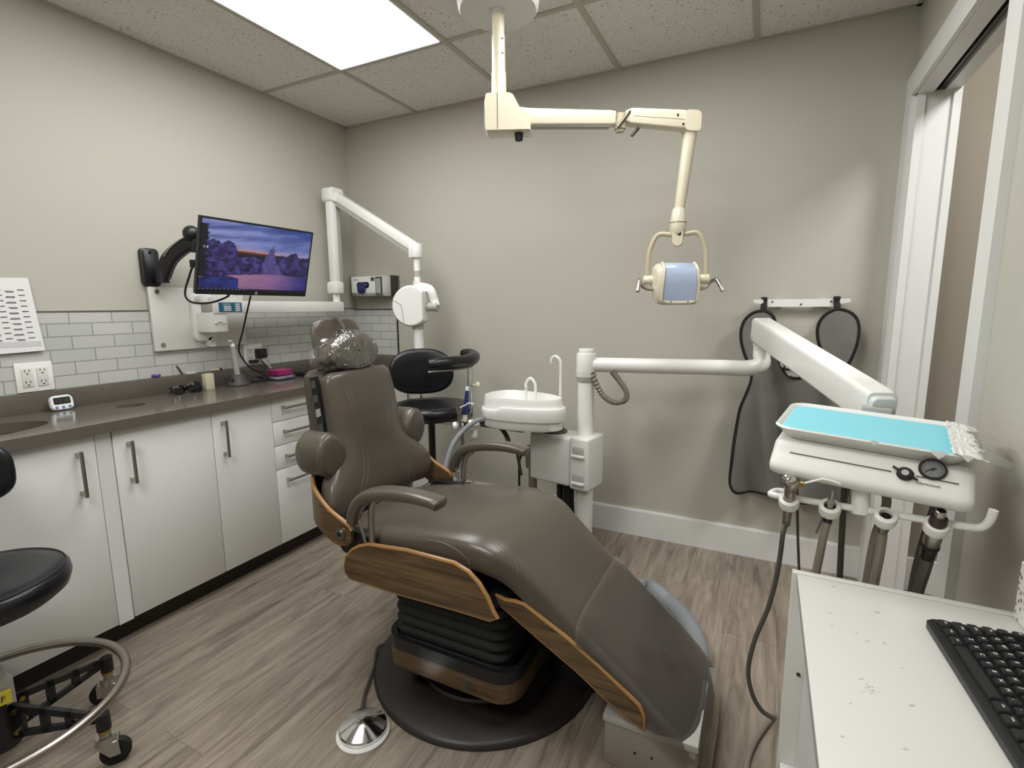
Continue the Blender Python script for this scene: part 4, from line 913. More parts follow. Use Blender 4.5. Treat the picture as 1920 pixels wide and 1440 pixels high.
st = thing('operator_stool', 'low black stool with steel foot ring in front of the sink cabinet', 'stool', (SX, SY, 0))
RZ = .19
part(MB().tube([V(SX+.277*math.cos(2*PI*k/72), SY+.277*math.sin(2*PI*k/72), RZ) for k in range(72)], .0125, 12, smooth=False, closed=True), 'foot_ring', M['steel'], st)
cpos = [V(.712, -1.905, 0), V(.965, -2.05, 0)]
a0 = math.atan2(cpos[0].y-SY, cpos[0].x-SX); a1 = math.atan2(cpos[1].y-SY, cpos[1].x-SX)
angs = [a0, a1]+[a1-(2*PI-(a0-a1))/4*k for k in (1, 2, 3)]
for k, a in enumerate(angs):
    rad = .268; e1 = Vector((math.cos(a), math.sin(a), 0)); s1 = Vector((-e1.y, e1.x, 0))
    def lp(r, z): return Vector((SX, SY, 0))+e1*r+Vector((0, 0, z))
    top = lambda r: .205-(r-.04)*.22; bot = lambda r: .105+(r-.04)*.13
    xs = [.045, .088, .128, .166, .205, .246]; mb = MB()
    o4 = -s1*.006; T4 = s1*.012
    mb.prism([lp(.035, top(.035)), lp(.262, top(.262)), lp(.262, top(.262)-.018), lp(.035, top(.035)-.020)], T4)
    mb.prism([lp(.035, bot(.035)), lp(.262, bot(.262)), lp(.262, bot(.262)+.014), lp(.035, bot(.035)+.017)], T4)
    for q in ((.035, .066), (.108, .126), (.170, .187), (.225, .262)): mb.prism([lp(q[0], bot(q[0])), lp(q[1], bot(q[1])), lp(q[1], top(q[1])), lp(q[0], top(q[0]))], T4)
    mb.v = [v+o4 for v in mb.v]
    lg = part(mb, 'leg', M['black'], st)
    part(MB().cyl(lp(.262, .112), lp(.262, .158), .017, .016), 'leg_socket', M['black'], lg)
    for zb_ in (.185, .125): part(MB().cyl(lp(.05, zb_)-s1*.012, lp(.05, zb_)+s1*.012, .007, seg=8), 'bolt', M['gold'], lg)
    part(MB().cyl(lp(.262, .100), lp(.262, .114), .0145), 'brass_collar', M['gold'], lg)
    cp_ = lp(.262, 0); caster(st, cp_.x, cp_.y, a+(2.3, .5, 1, 2, 4)[k], M['zinc'])
part(MB().cyl((SX, SY, .085), (SX, SY, .215), .042, .036), 'hub', M['black'], st)
part(MB().cyl((SX, SY, .165), (SX, SY, .30), .027), 'gas_sleeve', M['greyw'], st)
part(MB().loft([[Vector((SX, SY, z))+Vector((a, b, 0)) for a, b in rr(0, 0, .034, .034, .008)] for z in (.20, .275)]), 'height_box', M['greyw'], st)
dl = (CAM-Vector((SX, SY, 0))); dl.z = 0; dl.normalize(); sl = Vector((-dl.y, dl.x, 0))
Ml = Matrix((sl, Vector((0, 0, 1)), dl)).transposed().to_4x4(); Ml.translation = Vector((SX, SY, .238))+dl*.050
lb = part(MB().box((-.032, -.016, -.012), (.032, .016, 0), 0, 1, Ml), 'warning_label', M['yellow'], st, label='yellow label with dark lettering')
part(MB().text('AF', Ml @ Matrix.Translation((.008, 0, .0006)), .022, .0003), 'label_lettering', M['black'], lb)
part(MB().tube([V(SX, SY, .28+k*.002) for k in range(70)], lambda u: .016+.0025*math.sin(u*69*.002/.009*2*PI), 14, smooth=False), 'piston', M['dsteel'], st)
part(MB().box((SX-.09, SY-.07, .457), (SX+.09, SY+.07, .474), .004), 'seat_plate', M['dsteel'], st)
SZ = .56
part(MB().lathe([(.09, -.082), (.160, -.076), (.184, -.056), (.191, -.032), (.188, -.012), (.177, -.002), (.145, -.001), (.08, -.008), (.001, -.010)], (SX, SY, SZ), seg=64), 'seat', M['bvinyl'], st, angle=60)
part(MB().tube([V(SX+.180*math.cos(2*PI*k/64), SY+.180*math.sin(2*PI*k/64), SZ-.0025) for k in range(64)], .0016, 6, smooth=False, closed=True), 'seat_seam', M['black'], st)
bq = dep(1.30, 18, 895); bl = Vector((bq.x-.145, bq.y-.10, .755))
fc = Vector((.80, -.60, 0)); sd = Vector((-fc.y, fc.x, 0))
def pad(c, f, s_, hw, hh, th, n_=3.0, curve=0.0):
    rings = []
    for o_, k in ((-th/2, .86), (-th*.42, .95), (-th*.2, 1), (th*.2, 1), (th*.40, .955), (th/2, .86), (th*.56, .5), (th*.58, .05)):
        rings.append([Vector(c)+s_*(a*k)+Vector((0, 0, b*k))+f*(o_+curve*(a*k/hw)**2) for a, b in sup(hw, hh, n_, 44)])
    return rings
sd2 = Vector((.28, .96, 0)); fc2 = Vector((.96, -.28, 0))
bl = Vector((.53, -2.178, .79))
part(MB().loft(pad(bl, fc2, sd2, .165, .095, .05, 3.0, .03)), 'backrest', M['bvinyl'], st, angle=60)
part(MB().tube([bl-fc2*.025, bl-fc2*.06-V(0, 0, .12), V(.57, -2.17, .49), V(.70, -2.19, .466)], .012, 8, flat=.6), 'backrest_bar', M['steel'], st)

AX, AY = 1.0, -.55
s2 = thing('assistant_stool', 'tall black stool with padded support arm behind the dental chair', 'stool', (AX, AY, 0))
part(MB().lathe([(.1, -.075), (.175, -.068), (.196, -.05), (.203, -.03), (.2, -.012), (.185, -.001), (.12, 0), (.001, -.004)], (AX, AY, .752), seg=56), 'seat', M['bvinyl'], s2, angle=60)
part(MB().cyl((AX, AY, .42), (AX, AY, .68), .018).cyl((AX, AY, .08), (AX, AY, .44), .026), 'column', M['black'], s2)
part(MB().box((AX-.08, AY-.08, .665), (AX+.08, AY+.08, .678), .003), 'seat_plate', M['steel'], s2)
part(MB().tube([V(AX+.21*math.cos(2*PI*k/48), AY+.21*math.sin(2*PI*k/48), .33) for k in range(48)], .0105, 10, smooth=False, closed=True), 'foot_ring', M['chrome'], s2)
for k in range(3): a = 2*PI*k/3+.4; part(MB().tube([V(AX, AY, .33), V(AX+.21*math.cos(a), AY+.21*math.sin(a), .33)], .008, 8), 'ring_spoke', M['chrome'], s2)
for k in range(5):
    a = 2*PI*k/5+.2; e1 = Vector((math.cos(a), math.sin(a), 0)); o_ = Vector((AX, AY, 0))
    part(MB().tube([o_+e1*.02+V(0, 0, .115), o_+e1*.15+V(0, 0, .105), o_+e1*.25+V(0, 0, .09)], [.022, .018, .014], 10, flat=.8), 'leg', M['black'], s2)
    cc = o_+e1*.24; caster(s2, cc.x, cc.y, a+1.1*k, M['black'])
bc2 = dep(2.78, 790, 696); f2 = Vector((.62, -.78, 0)).normalized(); q2 = Vector((-f2.y, f2.x, 0))
part(MB().loft(pad(bc2, f2, q2, .172, .125, .06, 2.5, .05)), 'backrest', M['bvinyl'], s2, angle=60)
part(MB().tube([bc2-f2*.03-V(0, 0, .05), bc2-f2*.05-V(0, 0, .16), V(AX-.08, AY+.09, .665), V(AX, AY, .668)], .014, 10, flat=.6), 'backrest_bar', M['chrome'], s2)
arm = [dep(2.36, 803, 684), dep(2.38, 822, 682), dep(2.42, 850, 680), dep(2.50, 878, 676), dep(2.60, 889, 669), dep(2.68, 880, 663), dep(2.72, 868, 662)]
part(MB().tube(arm, [.022, .030, .032, .032, .031, .028, .02], 16, 8), 'support_arm', M['bvinyl'], s2, angle=60)
part(MB().tube([p-V(0, 0, .034) for p in arm[:5]], .010, 8, flat=.5), 'arm_plate', M['greyw'], s2)
part(MB().tube([dep(2.52, 881, 690), dep(2.52, 882, 730), dep(2.52, 883, 765), dep(2.53, 878, 785), V(AX+.12, AY-.02, .668), V(AX+.04, AY, .668)], .013, 10), 'arm_post', M['chrome'], s2)
q = dep(2.5, 893, 722); part(MB().cyl(q-rgt*.018, q+rgt*.006, .006).cyl(q+rgt*.0, q+rgt*.018-V(0, 0, 0), .018, .014, bev=.003), 'arm_knob', M['ivory'], s2)

# ================================================================== DELIVERY UNIT (post, box, arms, head)
PX, PY = 1.778, -.405
du = thing('delivery_unit', 'white dental delivery unit with post, jointed arms and instrument head', 'dental unit', (PX, PY, 0))
part(MB().cyl((PX, PY, .0), (PX, PY, .40), .041, seg=32), 'lower_post', M['offw'], du)
part(MB().cyl((PX, PY, .375), (PX, PY, .40), .045, seg=32).cyl((PX, PY, 0), (PX, PY, .012), .075, seg=32), 'post_flange', M['offw'], du)
part(MB().cyl((PX, PY, .60), (PX, PY, .925), .038, .038, seg=32), 'upper_post', M['white'], du)
part(MB().cyl((PX, PY, .893), (PX, PY, .918), .041, .046, seg=32), 'post_collar', M['greyw'], du)
part(MB().cyl((PX, PY, .915), (PX, PY, 1.025), .047, .045, seg=36, bev=.003).cyl((PX, PY, 1.02), (PX, PY, 1.045), .036, .036, seg=32, bev=.003).cyl((PX, PY, .938), (PX, PY, .9395), .0477, seg=36), 'post_head', M['white'], du)
TE = dep(2.17, 1400, 688); TE.z = .972
J = Vector((2.502, -.21, 1.075)); dirT = (TE-Vector((PX, PY, .972))).normalized()
part(MB().tube([V(PX, PY, .972)+dirT*.03, V(PX, PY, .972)+dirT*.25, TE-dirT*.10, TE, TE+dirT*.055+V(0, 0, .018), J-V(0, 0, .045), J], .034, 20, 8), 'swing_arm', M['white'], du)
part(MB().cyl(J-V(0, 0, .01), J+V(0, 0, .012), .036, seg=28), 'elbow_collar', M['offw'], du)
# spring arm towards the head
O_ = Vector((2.553, -1.40, .975)); e1 = Vector((.98171, -.18473, -.04595)); e2 = Vector((.18460, .98099, .05989)); e3 = e1.cross(e2).normalized(); e2 = e3.cross(e1)
Mhd = Matrix((e1, e2, e3)).transposed()
A0 = J+V(-.012, .03, .060); A1 = O_+e1*.172+e2*.27+e3*.004
sv = (A1-A0).normalized(); sa, sb, _ = basis(sv)
rings = []
for k, (w_, h_) in ((0, (.036, .049)), (.02, (.038, .053)), (.98, (.035, .046)), (1.0, (.033, .043))):
    c_ = A0.lerp(A1, k); rings.append([c_+sa*a+sb*b for a, b in rr(0, 0, w_, h_, .014, 5)])
part(MB().loft(rings), 'spring_arm', M['white'], du)
part(MB().loft([[A1+sv*o_+sa*a*s_+sb*b*s_ for a, b in rr(0, 0, .031, .036, .016, 5)] for o_, s_ in ((-.002, 1), (.008, .97), (.014, .85))]), 'arm_end_cap', M['offw'], du)
part(MB().cyl(A0+sa*.0365+sv*.03-sb*.03, A0+sa*.0385+sv*.03-sb*.03, .004, seg=8).cyl(A0-sa*.0365+sv*.03-sb*.03, A0-sa*.0385+sv*.03-sb*.03, .004, seg=8), 'arm_screw', M['dsteel'], du)
def hl(a, b, c_): return O_+e1*a+e2*b+e3*c_
part(MB().box((.135, .232, -.04), (.195, .262, .014), .003, 2, Matrix.Translation(O_) @ Mhd.to_4x4()), 'head_mount', M['greyw'], du)
# instrument head: smooth lipped shell
prof = [(.24, -.030), (.10, -.026), (.0, -.026), (-.018, -.030), (-.035, -.046), (-.052, -.060), (-.062, -.070), (-.064, -.080), (-.056, -.090), (-.03, -.094), (.10, -.092), (.24, -.085)]
pcs = [(p.x, p.y) for p in catmull([(a, b, 0) for a, b in prof], 5)]
rings = []
for xa, s_ in ((-.006, .72), (-.003, .88), (.004, .96), (.016, 1), (.16, 1), (.305, 1), (.318, .96), (.326, .88), (.330, .72)):
    rings.append([hl(xa, .09+(b-.09)*(1-(1-s_)*.35), -.06+(c_+.06)*s_) for b, c_ in pcs])
hdp = part(MB().loft(rings), 'instrument_head', M['offw'], du, angle=50)
# trace of the front face plane for line, knob, gauge, lettering (front slope between -.018,-.030 and -.052,-.060)
fn = (e2*-.030+e3*-.0)  # helper only
sl_u = (e2*(.030)+e3*.030).normalized(); sl_n = (e3*.70-e2*.714).normalized()
def face(a, k): return hl(a, -.018-.034*k, -.030-.030*k)+sl_n*.0012
Mf = Matrix((e1, sl_n.cross(e1), sl_n)).transposed().to_4x4()
def FM(a, k): m_ = Mf.copy(); m_.translation = face(a, k); return m_
part(MB().box((.028, -.0006, -.002), (.205, .0006, .0004), 0, 1, Mf.copy() if False else (Matrix.Translation(face(0, .50)) @ Mf)).box((.243, -.0006, -.002), (.305, .0006, .0004), 0, 1, Matrix.Translation(face(0, .50)) @ Mf), 'trim_line', M['dgrey'], hdp)
part(MB().text('Clarisonnel', FM(.262, .80), .0075, .0002), 'head_lettering', M['dgrey'], hdp)
kn = part(MB().lathe([(.0135, -.002), (.0135, .004), (.011, .007), (.001, .0075)], face(.226, .52), sl_n, 28), 'selector_knob', M['black'], hdp)
part(MB().box((-.022, -.0012, .001), (.022, .0012, .0075), 0, 1, FM(.226, .52) @ Matrix.Rotation(-.45, 4, 'Z')), 'knob_lever', M['black'], kn)
part(MB().cyl(face(.226, .52)+sl_n*.0072, face(.226, .52)+sl_n*.0082, .006), 'knob_cap', M['greyw'], kn)
gg = part(MB().lathe([(.0215, -.004), (.0218, .003), (.0205, .0045), (.018, .0045), (.018, .002)], face(.266, .06), sl_n, 36, False), 'pressure_gauge', M['black'], hdp)
part(MB().cyl(face(.266, .06)+sl_n*.0008, face(.266, .06)+sl_n*.0016, .0183, seg=36), 'gauge_dial', M['gface'], gg)
mb = MB().box((-.012, -.0007, .0022), (.006, .0007, .0028), 0, 1, FM(.266, .06) @ Matrix.Rotation(.55, 4, 'Z')).cyl(face(.266, .06)+sl_n*.0018, face(.266, .06)+sl_n*.0032, .0022, seg=10)
part(mb, 'gauge_needle', M['black'], gg)
mb = MB()
for k in range(11): mb.box((.0125, -.0003, .0018), (.0155, .0003, .0021), 0, 1, FM(.266, .06) @ Matrix.Rotation(-.7+k*(PI+1.4)/10, 4, 'Z'))
part(mb, 'gauge_ticks', M['black'], gg)
# tray holder rail under the head
RB, RC = -.032, -.152
def rl(a, dc=0, db=0): return hl(a, RB+db, RC+.030*a/.32*.9+dc)
part(MB().cyl(hl(.160, RB+.02, -.085), rl(.168, -.012), .0165, seg=24, bev=.004), 'bar_post', M['white'], du)
part(MB().tube([rl(.04, .0, .03), rl(.012, 0, .028), rl(.002, 0, .012), rl(.006, 0, 0), rl(.05), rl(.16), rl(.26), rl(.325), rl(.347, .004), rl(.356, .02), rl(.358, .04)], .0072, 12, 8), 'instrument_bar', M['white'], du)
HOLD = [.040, .115, .208, .285]
for k, a in enumerate(HOLD):
    c_ = rl(a, -.004, -.014)
    part(MB().lathe([(.011, -.016), (.019, -.012), (.0205, 0), (.019, .010), (.0115, .012), (.0105, .0), (.011, -.016)], c_, (e3*.85-e2*.5).normalized(), 28, False), 'holder', M['white'], du)
# bowl support box
thb = -.17; b1 = Vector((math.cos(thb), math.sin(thb), 0)); b2 = Vector((-b1.y, b1.x, 0))
Mb = Matrix((b1, b2, Vector((0, 0, 1)))).transposed().to_4x4(); Mb.translation = Vector((PX, PY, 0))
part(MB().box((-.262, -.085, .395), (-.037, .07, .632), .014, 3, Mb), 'junction_box', M['offw'], du)
nb = part(MB().box((-.036, -.088, .388), (.063, .072, .640), .012, 3, Mb), 'post_clamp', M['offw'], du)
for zz in (.555, .425):
    part(MB().box((-.018, -.093, zz), (.040, -.086, zz+.045), .004, 2, Mb), 'hook_slot', M['greyw'], nb)
    part(MB().box((-.022, -.101, zz-.008), (.044, -.084, zz+.006), .004, 2, Mb), 'hook_lip', M['offw'], nb)
part(MB().cyl(Mb @ V(-.266, -.06, .58), Mb @ V(-.256, -.06, .58), .011), 'box_knob', M['black'], du)
part(MB().cyl(Mb @ V(-.16, -.01, .63), Mb @ V(-.16, -.01, .665), .045, .04).cyl(Mb @ V(-.16, -.01, .632), Mb @ V(-.16, -.01, .64), .06), 'bowl_swivel', M['dgrey'], du)
part(MB().tube([on('y', PY-.02, 1108, 672+26), on('y', PY-.02, 1128, 738), on('y', PY-.02, 1150, 754), on('y', PY-.02, 1172, 750), on('y', PY-.02, 1174, 734), on('y', PY-.02, 1160, 712), on('y', PY-.01, 1148, 697)], lambda u: .0125+.0020*math.sin(u*240), 10, 60), 'coil_tube', M['hoset'], du)
part(MB().cyl(Mb @ V(-.285, -.02, .0), Mb @ V(-.285, -.02, .44), .022).cyl(Mb @ V(-.285, -.02, .43), Mb @ V(-.285, -.02, .54), .036, .042, bev=.004).cyl(Mb @ V(-.285, -.02, .495), Mb @ V(-.285, -.02, .505), .0435), 'solids_trap', M['hoset'], du)
part(MB().tube([Mb @ V(-.265, -.06, .53), Mb @ V(-.32, -.07, .50), Mb @ V(-.335, -.07, .40), Mb @ V(-.335, -.06, .10)], .006, 8), 'trap_tube', M['blackrub'], du)
for dx, r_b in ((-.14, .016), (-.09, .027)): part(MB().tube([Mb @ V(dx, .01, .42), Mb @ V(dx, .01, .25), Mb @ V(dx+.02, .02, .03)], lambda u, r_b=r_b: r_b+.0015*math.sin(u*160), 10, 24), 'drain_hose', M['blackrub'], du)
part(MB().tube([V(PX+.04, PY-.03, .02), V(PX+.06, PY-.05, .018), V(PX+.07, PY-.03, .05)], .02, 10), 'floor_elbow', M['dgrey'], du)

# tray, paper liner, plastic sleeve, on the head
t = thing('instrument_tray', 'white rimmed plastic tray resting on the delivery unit head', 'tray', O_, Mhd)
def rect(a0, a1, b0, b1, r): return [(a, b) for a, b in rr((a0+a1)/2, (b0+b1)/2, (a1-a0)/2, (b1-b0)/2, r, 6)]
TRx0, TRx1, TRy0, TRy1 = -.012, .325, -.016, .232
lay = [(0, -.022, .03), (-.006, .0, .035), (-.010, .003, .036), (.000, .006, .04), (.004, .002, .036), (.008, -.008, .034)]
mb = MB().loft([[Vector((a, b, z)) for a, b in rect(TRx0+i, TRx1-i, TRy0+i, TRy1-i, r_t)] for i, z, r_t in ((.020, -.024, .03), (.004, -.004, .035), (-.001, .001, .036), (.001, .0045, .04), (.006, .002, .036), (.010, -.004, .034))])
part(mb, 'tray_body', M['white'], t, local=True, angle=50)
pl = thing('tray_liner', 'pale blue paper liner lying in the white tray', 'paper', hl(.15, .11, -.003))
part(MB().loft([[hl(a, b, z) for a, b in rect(.000, .308, -.003, .220, .026)] for z in (-.0035, -.0022)]), 'liner_sheet', M['blue'], pl)
ps = thing('tray_sleeve', 'torn clear plastic sleeve bunched at the right end of the tray', 'plastic cover', hl(.33, .1, 0))
mb = MB(); rings = []
for i in range(14):
    u = i/13; rows = []
    for j in range(30):
        w_ = j/29; nz = noise.noise(Vector((u*6, w_*13, 3))); rows.append(hl(.290+.045*u+.016*max(0, u-.7)*3*(.5+nz)+.0012*math.sin(w_*40), -.018+.250*w_+.004*nz, .002+.006*abs(noise.noise(Vector((u*9, w_*22, 8))))+.004*(1-u) - .012*max(0, u-.8)*3))
    rings.append(rows)
part(mb.loft(rings, False, False), 'bunched_film', mat('milky_film', '#e6e6e2', .25, spec=.7), ps, angle=20)
mb = MB(); rings = []
for i in range(6):
    u = i/5; rings.append([hl(.322+.045*u+.012*math.sin(w_*9)*u, .0+.21*w_-.02*u, .004-.010*u+.004*noise.noise(Vector((u*4, w_*8, 1)))) for w_ in (j/17 for j in range(18))])
part(mb.loft(rings, False, False), 'loose_film', M['clear'], ps, angle=20)
for a, b, k in ((.268, -.018, 1), (.17, -.018, .5), (.31, -.016, .7)): part(MB().prism([hl(a-.012*k, b, .004), hl(a, b-.002, .007), hl(a+.016*k, b, .004), hl(a+.004*k, b-.006*k, -.008*k)], e3*.0006), 'torn_flap', M['paper'], ps)

# hanging handpieces, each with its tubing
CB = -1.49                                     # clear of the cart's rear panel
def hang(name, label, a, tube_px, r_t, m_t, build, plane=-1.44):
    base = rl(a, -.004, -.016); ax_ = (e3*.93-e2*.30+e1*.03).normalized()
    t = thing(name, label, 'handpiece', base, group='handpieces hung on the instrument bar'); tail = build(t, base, ax_)
    P = [tail]+[on('y', plane, *p) for p in tube_px]
    part(MB().tube(P, r_t, 8), 'tubing', m_t, t); return t
def syringe(t, b, x):
    part(MB().cyl(b-x*.065, b-x*.025, .0085, .0095).cyl(b-x*.025, b+x*.035, .0095, .0118).cyl(b+x*.035, b+x*.062, .0118, .0165, bev=.002), 'body', M['steel'], t)
    part(MB().ball(b+x*.064-e1*.004, (.015, .015, .009)).ball(b+x*.07-e1*.009-e2*.006, (.006, .006, .005)), 'trigger_buttons', M['chrome'], t)
    part(MB().cyl(b+x*.052+e1*.010, b+x*.060+e1*.024, .0055), 'nozzle_nut', M['gold'], t)
    part(MB().tube([b+x*.059+e1*.022, b+x*.074+e1*.044, b+x*.081+e1*.056, b+x*.080+e1*.078, b+x*.077+e1*.086], .0022, 8), 'nozzle', M['white'], t)
    return b-x*.062
def turbine(t, b, x):
    part(MB().cyl(b-x*.038, b-x*.002, .0085, .0095).cyl(b-x*.002, b+x*.004, .0105, bev=.001), 'coupling', M['dsteel'], t)
    part(MB().tube([b+x*(.004+k*.0012) for k in range(20)], lambda u: .0055+.0012*math.sin(u*24), 12, smooth=False).cyl(b+x*.026, b+x*.048, .0032).cyl(b+x*.044, b+x*.050, .0026), 'connector', M['steel'], t)
    part(MB().tube([b-x*.02-e1*.009, b-x*.05-e1*.013, b-x*.075-e1*.016], .0024, 6), 'side_tube', M['hoset'], t)
    return b-x*.036
def open_end(t, b, x):
    part(MB().lathe([(.0085, -.038), (.0105, -.03), (.0105, .006), (.0085, .007), (.0075, .0), (.0075, -.02)], b, x, 20, False).cyl(b-x*.022, b-x*.02, .0076), 'sleeve', M['steel'], t)
    return b-x*.036
def suction(t, b, x):
    part(MB().cyl(b-x*.046, b+x*.004, .0135, .0145, bev=.001), 'sleeve', M['steel'], t)
    part(MB().cyl(b+x*.004, b+x*.024, .0145, .0135, bev=.001), 'valve_ring', mat('dark_brown_ring', '#2e2220', .4), t)
    part(MB().lathe([(.008, .022), (.0085, .040), (.0068, .041), (.006, .024)], b, x, 20, False), 'tip', M['steel'], t)
    part(MB().cyl(b-x*.052, b-x*.046, .0145, seg=20), 'seal', M['blackrub'], t)
    part(MB().cyl(b-x*.08, b-x*.052, .012, .0135), 'tail', M['dsteel'], t)
    return b-x*.075
hang('air_water_syringe', 'chrome air water syringe with bent white nozzle, first handpiece on the bar', HOLD[0], [(1468, 1000), (1463, 1040), (1455, 1085), (1440, 1140), (1415, 1200), (1403, 1255), (1410, 1300), (1428, 1332), (1450, 1347)], .0052, M['hosed'], syringe)
hang('drill_handpiece', 'slim steel threaded handpiece, second from the left on the bar', HOLD[1], [(1545, 1000), (1537, 1040), (1530, 1075), (1520, 1140)], .0085, M['hoset'], turbine, -1.455)
hang('open_handpiece_sleeve', 'short open chrome sleeve, third handpiece on the bar', HOLD[2], [(1653, 1012), (1647, 1050), (1640, 1085), (1630, 1150)], .0090, M['hoset'], open_end, -1.46)
hang('suction_handpiece', 'thick chrome suction handpiece with dark ring at the right end of the bar', HOLD[3], [(1745, 1030), (1735, 1065), (1722, 1105), (1710, 1160)], .0105, M['hosed'], suction, -1.46)
# tubing looping from the underside of the head
for (nm, lb, a, pxs, r_t, m_t) in (('thin_tube', 'thin grey tube hanging from the head beside the syringe', .058, [(1493, 900), (1495, 960), (1496, 1010), (1498, 1062), (1500, 1110)], .0028, M['hosed']),
        ('grey_tube', 'grey tube hanging behind the bar left of the white post', .13, [(1583, 910), (1581, 960), (1578, 1010), (1575, 1072), (1572, 1130)], .0062, M['hosed']),
        ('taupe_tube', 'looping taupe tube hanging behind the third handpiece', .19, [(1660, 925), (1662, 945), (1652, 975), (1640, 1010), (1628, 1075), (1620, 1130)], .0085, M['hoset']),
        ('dark_tube', 'dark tube hanging behind the thick suction handpiece', .28, [(1755, 938), (1752, 955), (1742, 985), (1728, 1030), (1716, 1080), (1706, 1140)], .0085, M['hosed'])):
    p_ = hl(a, .02, -.09); P = [on('y', -1.40, *q) for q in pxs]; P[0] = Vector((P[0].x, -1.40, P[0].z+.01))
    single(MB().tube(P, r_t, 8), nm, m_t, lb, 'tube', P[2], group='tubes hanging from the delivery head')
single(MB().tube([on('z', .008, 1452, 1340), on('z', .008, 1435, 1362), on('z', .008, 1415, 1392), on('z', .008, 1402, 1425), on('z', .008, 1398, 1460)], .0075, 8), 'floor_tube', M['hoset'], 'taupe tube lying on the floor beside the white cart', 'tube', on('z', 0, 1420, 1390))

# cuspidor
BY, BX = -.50, 1.497
cu = thing('cuspidor', 'white rinse bowl with two curved spouts on the delivery unit box', 'basin', (BX, BY, .665))
tc_ = -.10; k1 = Vector((math.cos(tc_), math.sin(tc_), 0)); k2 = Vector((-k1.y, k1.x, 0))
def egg(s_=1.0, grow=0.0, n=48):
    L_ = []
    for k in range(n):
        t_ = 2*PI*k/n; c_, s2_ = math.cos(t_), math.sin(t_)
        a = (.215 if c_ > 0 else .200)*math.copysign(abs(c_)**.8, c_)*s_+math.copysign(grow, c_)*abs(c_); b = (.125-.035*c_)*math.copysign(abs(s2_)**.85, s2_)*s_+grow*s2_
        L_.append((a, b))
    return L_
def ce(z, s_=1.0, g=0): return [Vector((BX, BY, z))+k1*a+k2*b for a, b in egg(s_, g)]
rim_t = .822
part(MB().loft([ce(.675, .93), ce(.68, .955), ce(.722, .955), ce(.724, .94)]), 'bowl_base', M['offw'], cu)
def stepz(s_, za, zb): return [Vector((p.x, p.y, za+(zb-za)*max(0, min(1, ((p-Vector((BX, BY, 0))).dot(k1)+.075)/.04)))) for p in ce(0, s_)]
rings = [ce(.716, .95), ce(.718, 1.0), ce(.722, 1.012), stepz(1.022, .748, .762), stepz(1.018, .757, .775), stepz(1.004, .762, .781), stepz(.972, .763, .783), stepz(.955, .768, .788), ce(.80, .945), ce(rim_t-.006, .93), ce(rim_t, .918), ce(rim_t, .89), ce(rim_t-.006, .875), ce(rim_t-.03, .8), ce(rim_t-.055, .55), ce(rim_t-.06, .1)]
part(MB().loft(rings), 'bowl', M['white'], cu, angle=30)
q = dep(2.335, 999, 800); part(MB().ball(q, .0095), 'side_knob', M['chrome'], cu)
part(MB().box((-.19, -.09, .664), (.05, .05, .676), .003, 2, Matrix.Translation((BX, BY, 0)) @ Matrix.Rotation(tc_, 4, 'Z')), 'under_tray', M['dgrey'], cu)
s0 = dep(2.46, 986, 738); s0.z = rim_t-.03; dd = k1
part(MB().tube([s0, s0+V(0, 0, .06), s0+V(0, 0, .085)+dd*.004, s0+V(0, 0, .106)+dd*.026, s0+V(0, 0, .085)+dd*.050, s0+V(0, 0, .06)+dd*.054, s0+V(0, 0, .0)+dd*.055], .0072, 12), 'rinse_spout', M['white'], cu)
s1 = dep(2.38, 1051, 745); s1.z = rim_t-.01
part(MB().tube([s1, s1+V(0, 0, .15), s1+V(0, 0, .178)-dd*.004, s1+V(0, 0, .196)-dd*.024, s1+V(0, 0, .186)-dd*.046, s1+V(0, 0, .165)-dd*.05], .0068, 12), 'cup_filler', M['white'], cu)
part(MB().ball(s0+V(0, -.0075, .055), .003), 'spout_dot', M['dgrey'], cu)
# assistant's holder with suction and syringe
q0, q1 = dep(2.40, 850, 799), dep(2.44, 905, 792)
ah = thing('suction_holder', 'white holder bar for suction tools left of the rinse bowl', 'holder', (q0+q1)/2)
part(MB().cyl(q0, dep(2.40, 858, 797), .019, .019, bev=.004).cyl(dep(2.40, 857, 798), dep(2.41, 868, 797), .012), 'end_knob', M['white'], ah)
part(MB().tube([q0+rgt*.01, (q0+q1)/2, q1, dep(2.47, 935, 795)], .009, 10), 'bar', M['dsteel'], ah)
part(MB().cyl(dep(2.40, 878, 795), dep(2.42, 897, 793), .020, .020, bev=.004), 'tool_clip', M['white'], ah)
part(MB().box(dep(2.44, 881, 812)-V(.004, .004, .02), dep(2.44, 897, 812)+V(.0, .01, .018), .003).cyl(dep(2.42, 889, 804), dep(2.415, 889, 804), .006), 'valve_block', M['white'], ah)
sy_ = thing('assistant_syringe', 'steel air water syringe with white nozzle left of the rinse bowl', 'handpiece', dep(2.37, 862, 790))
part(MB().cyl(dep(2.38, 863, 800), dep(2.37, 861, 778), .008, .009).cyl(dep(2.37, 861, 778), dep(2.37, 860, 764), .009, .016), 'body', M['steel'], sy_)
part(MB().tube([dep(2.36, 863, 764), dep(2.355, 872, 760), dep(2.35, 879, 756), dep(2.35, 889, 758)], .0028, 8), 'nozzle', M['white'], sy_)
part(MB().tube([dep(2.39, 864, 805), dep(2.42, 866, 830), dep(2.42, 865, 850), dep(2.44, 872, 875), dep(2.44, 874, 900), dep(2.45, 866, 890), dep(2.46, 862, 885)], .0045, 8), 'tubing', M['hoset'], sy_)
su = thing('saliva_ejector', 'dark blue suction handle with white tip standing in the holder', 'handpiece', dep(2.39, 874, 790))
part(MB().cyl(dep(2.40, 872, 778), dep(2.39, 876, 732), .0125, .009), 'handle', M['bluepen'], su)
part(MB().cyl(dep(2.39, 876, 732), dep(2.388, 876.5, 725), .0095, .009), 'tip', M['white'], su)
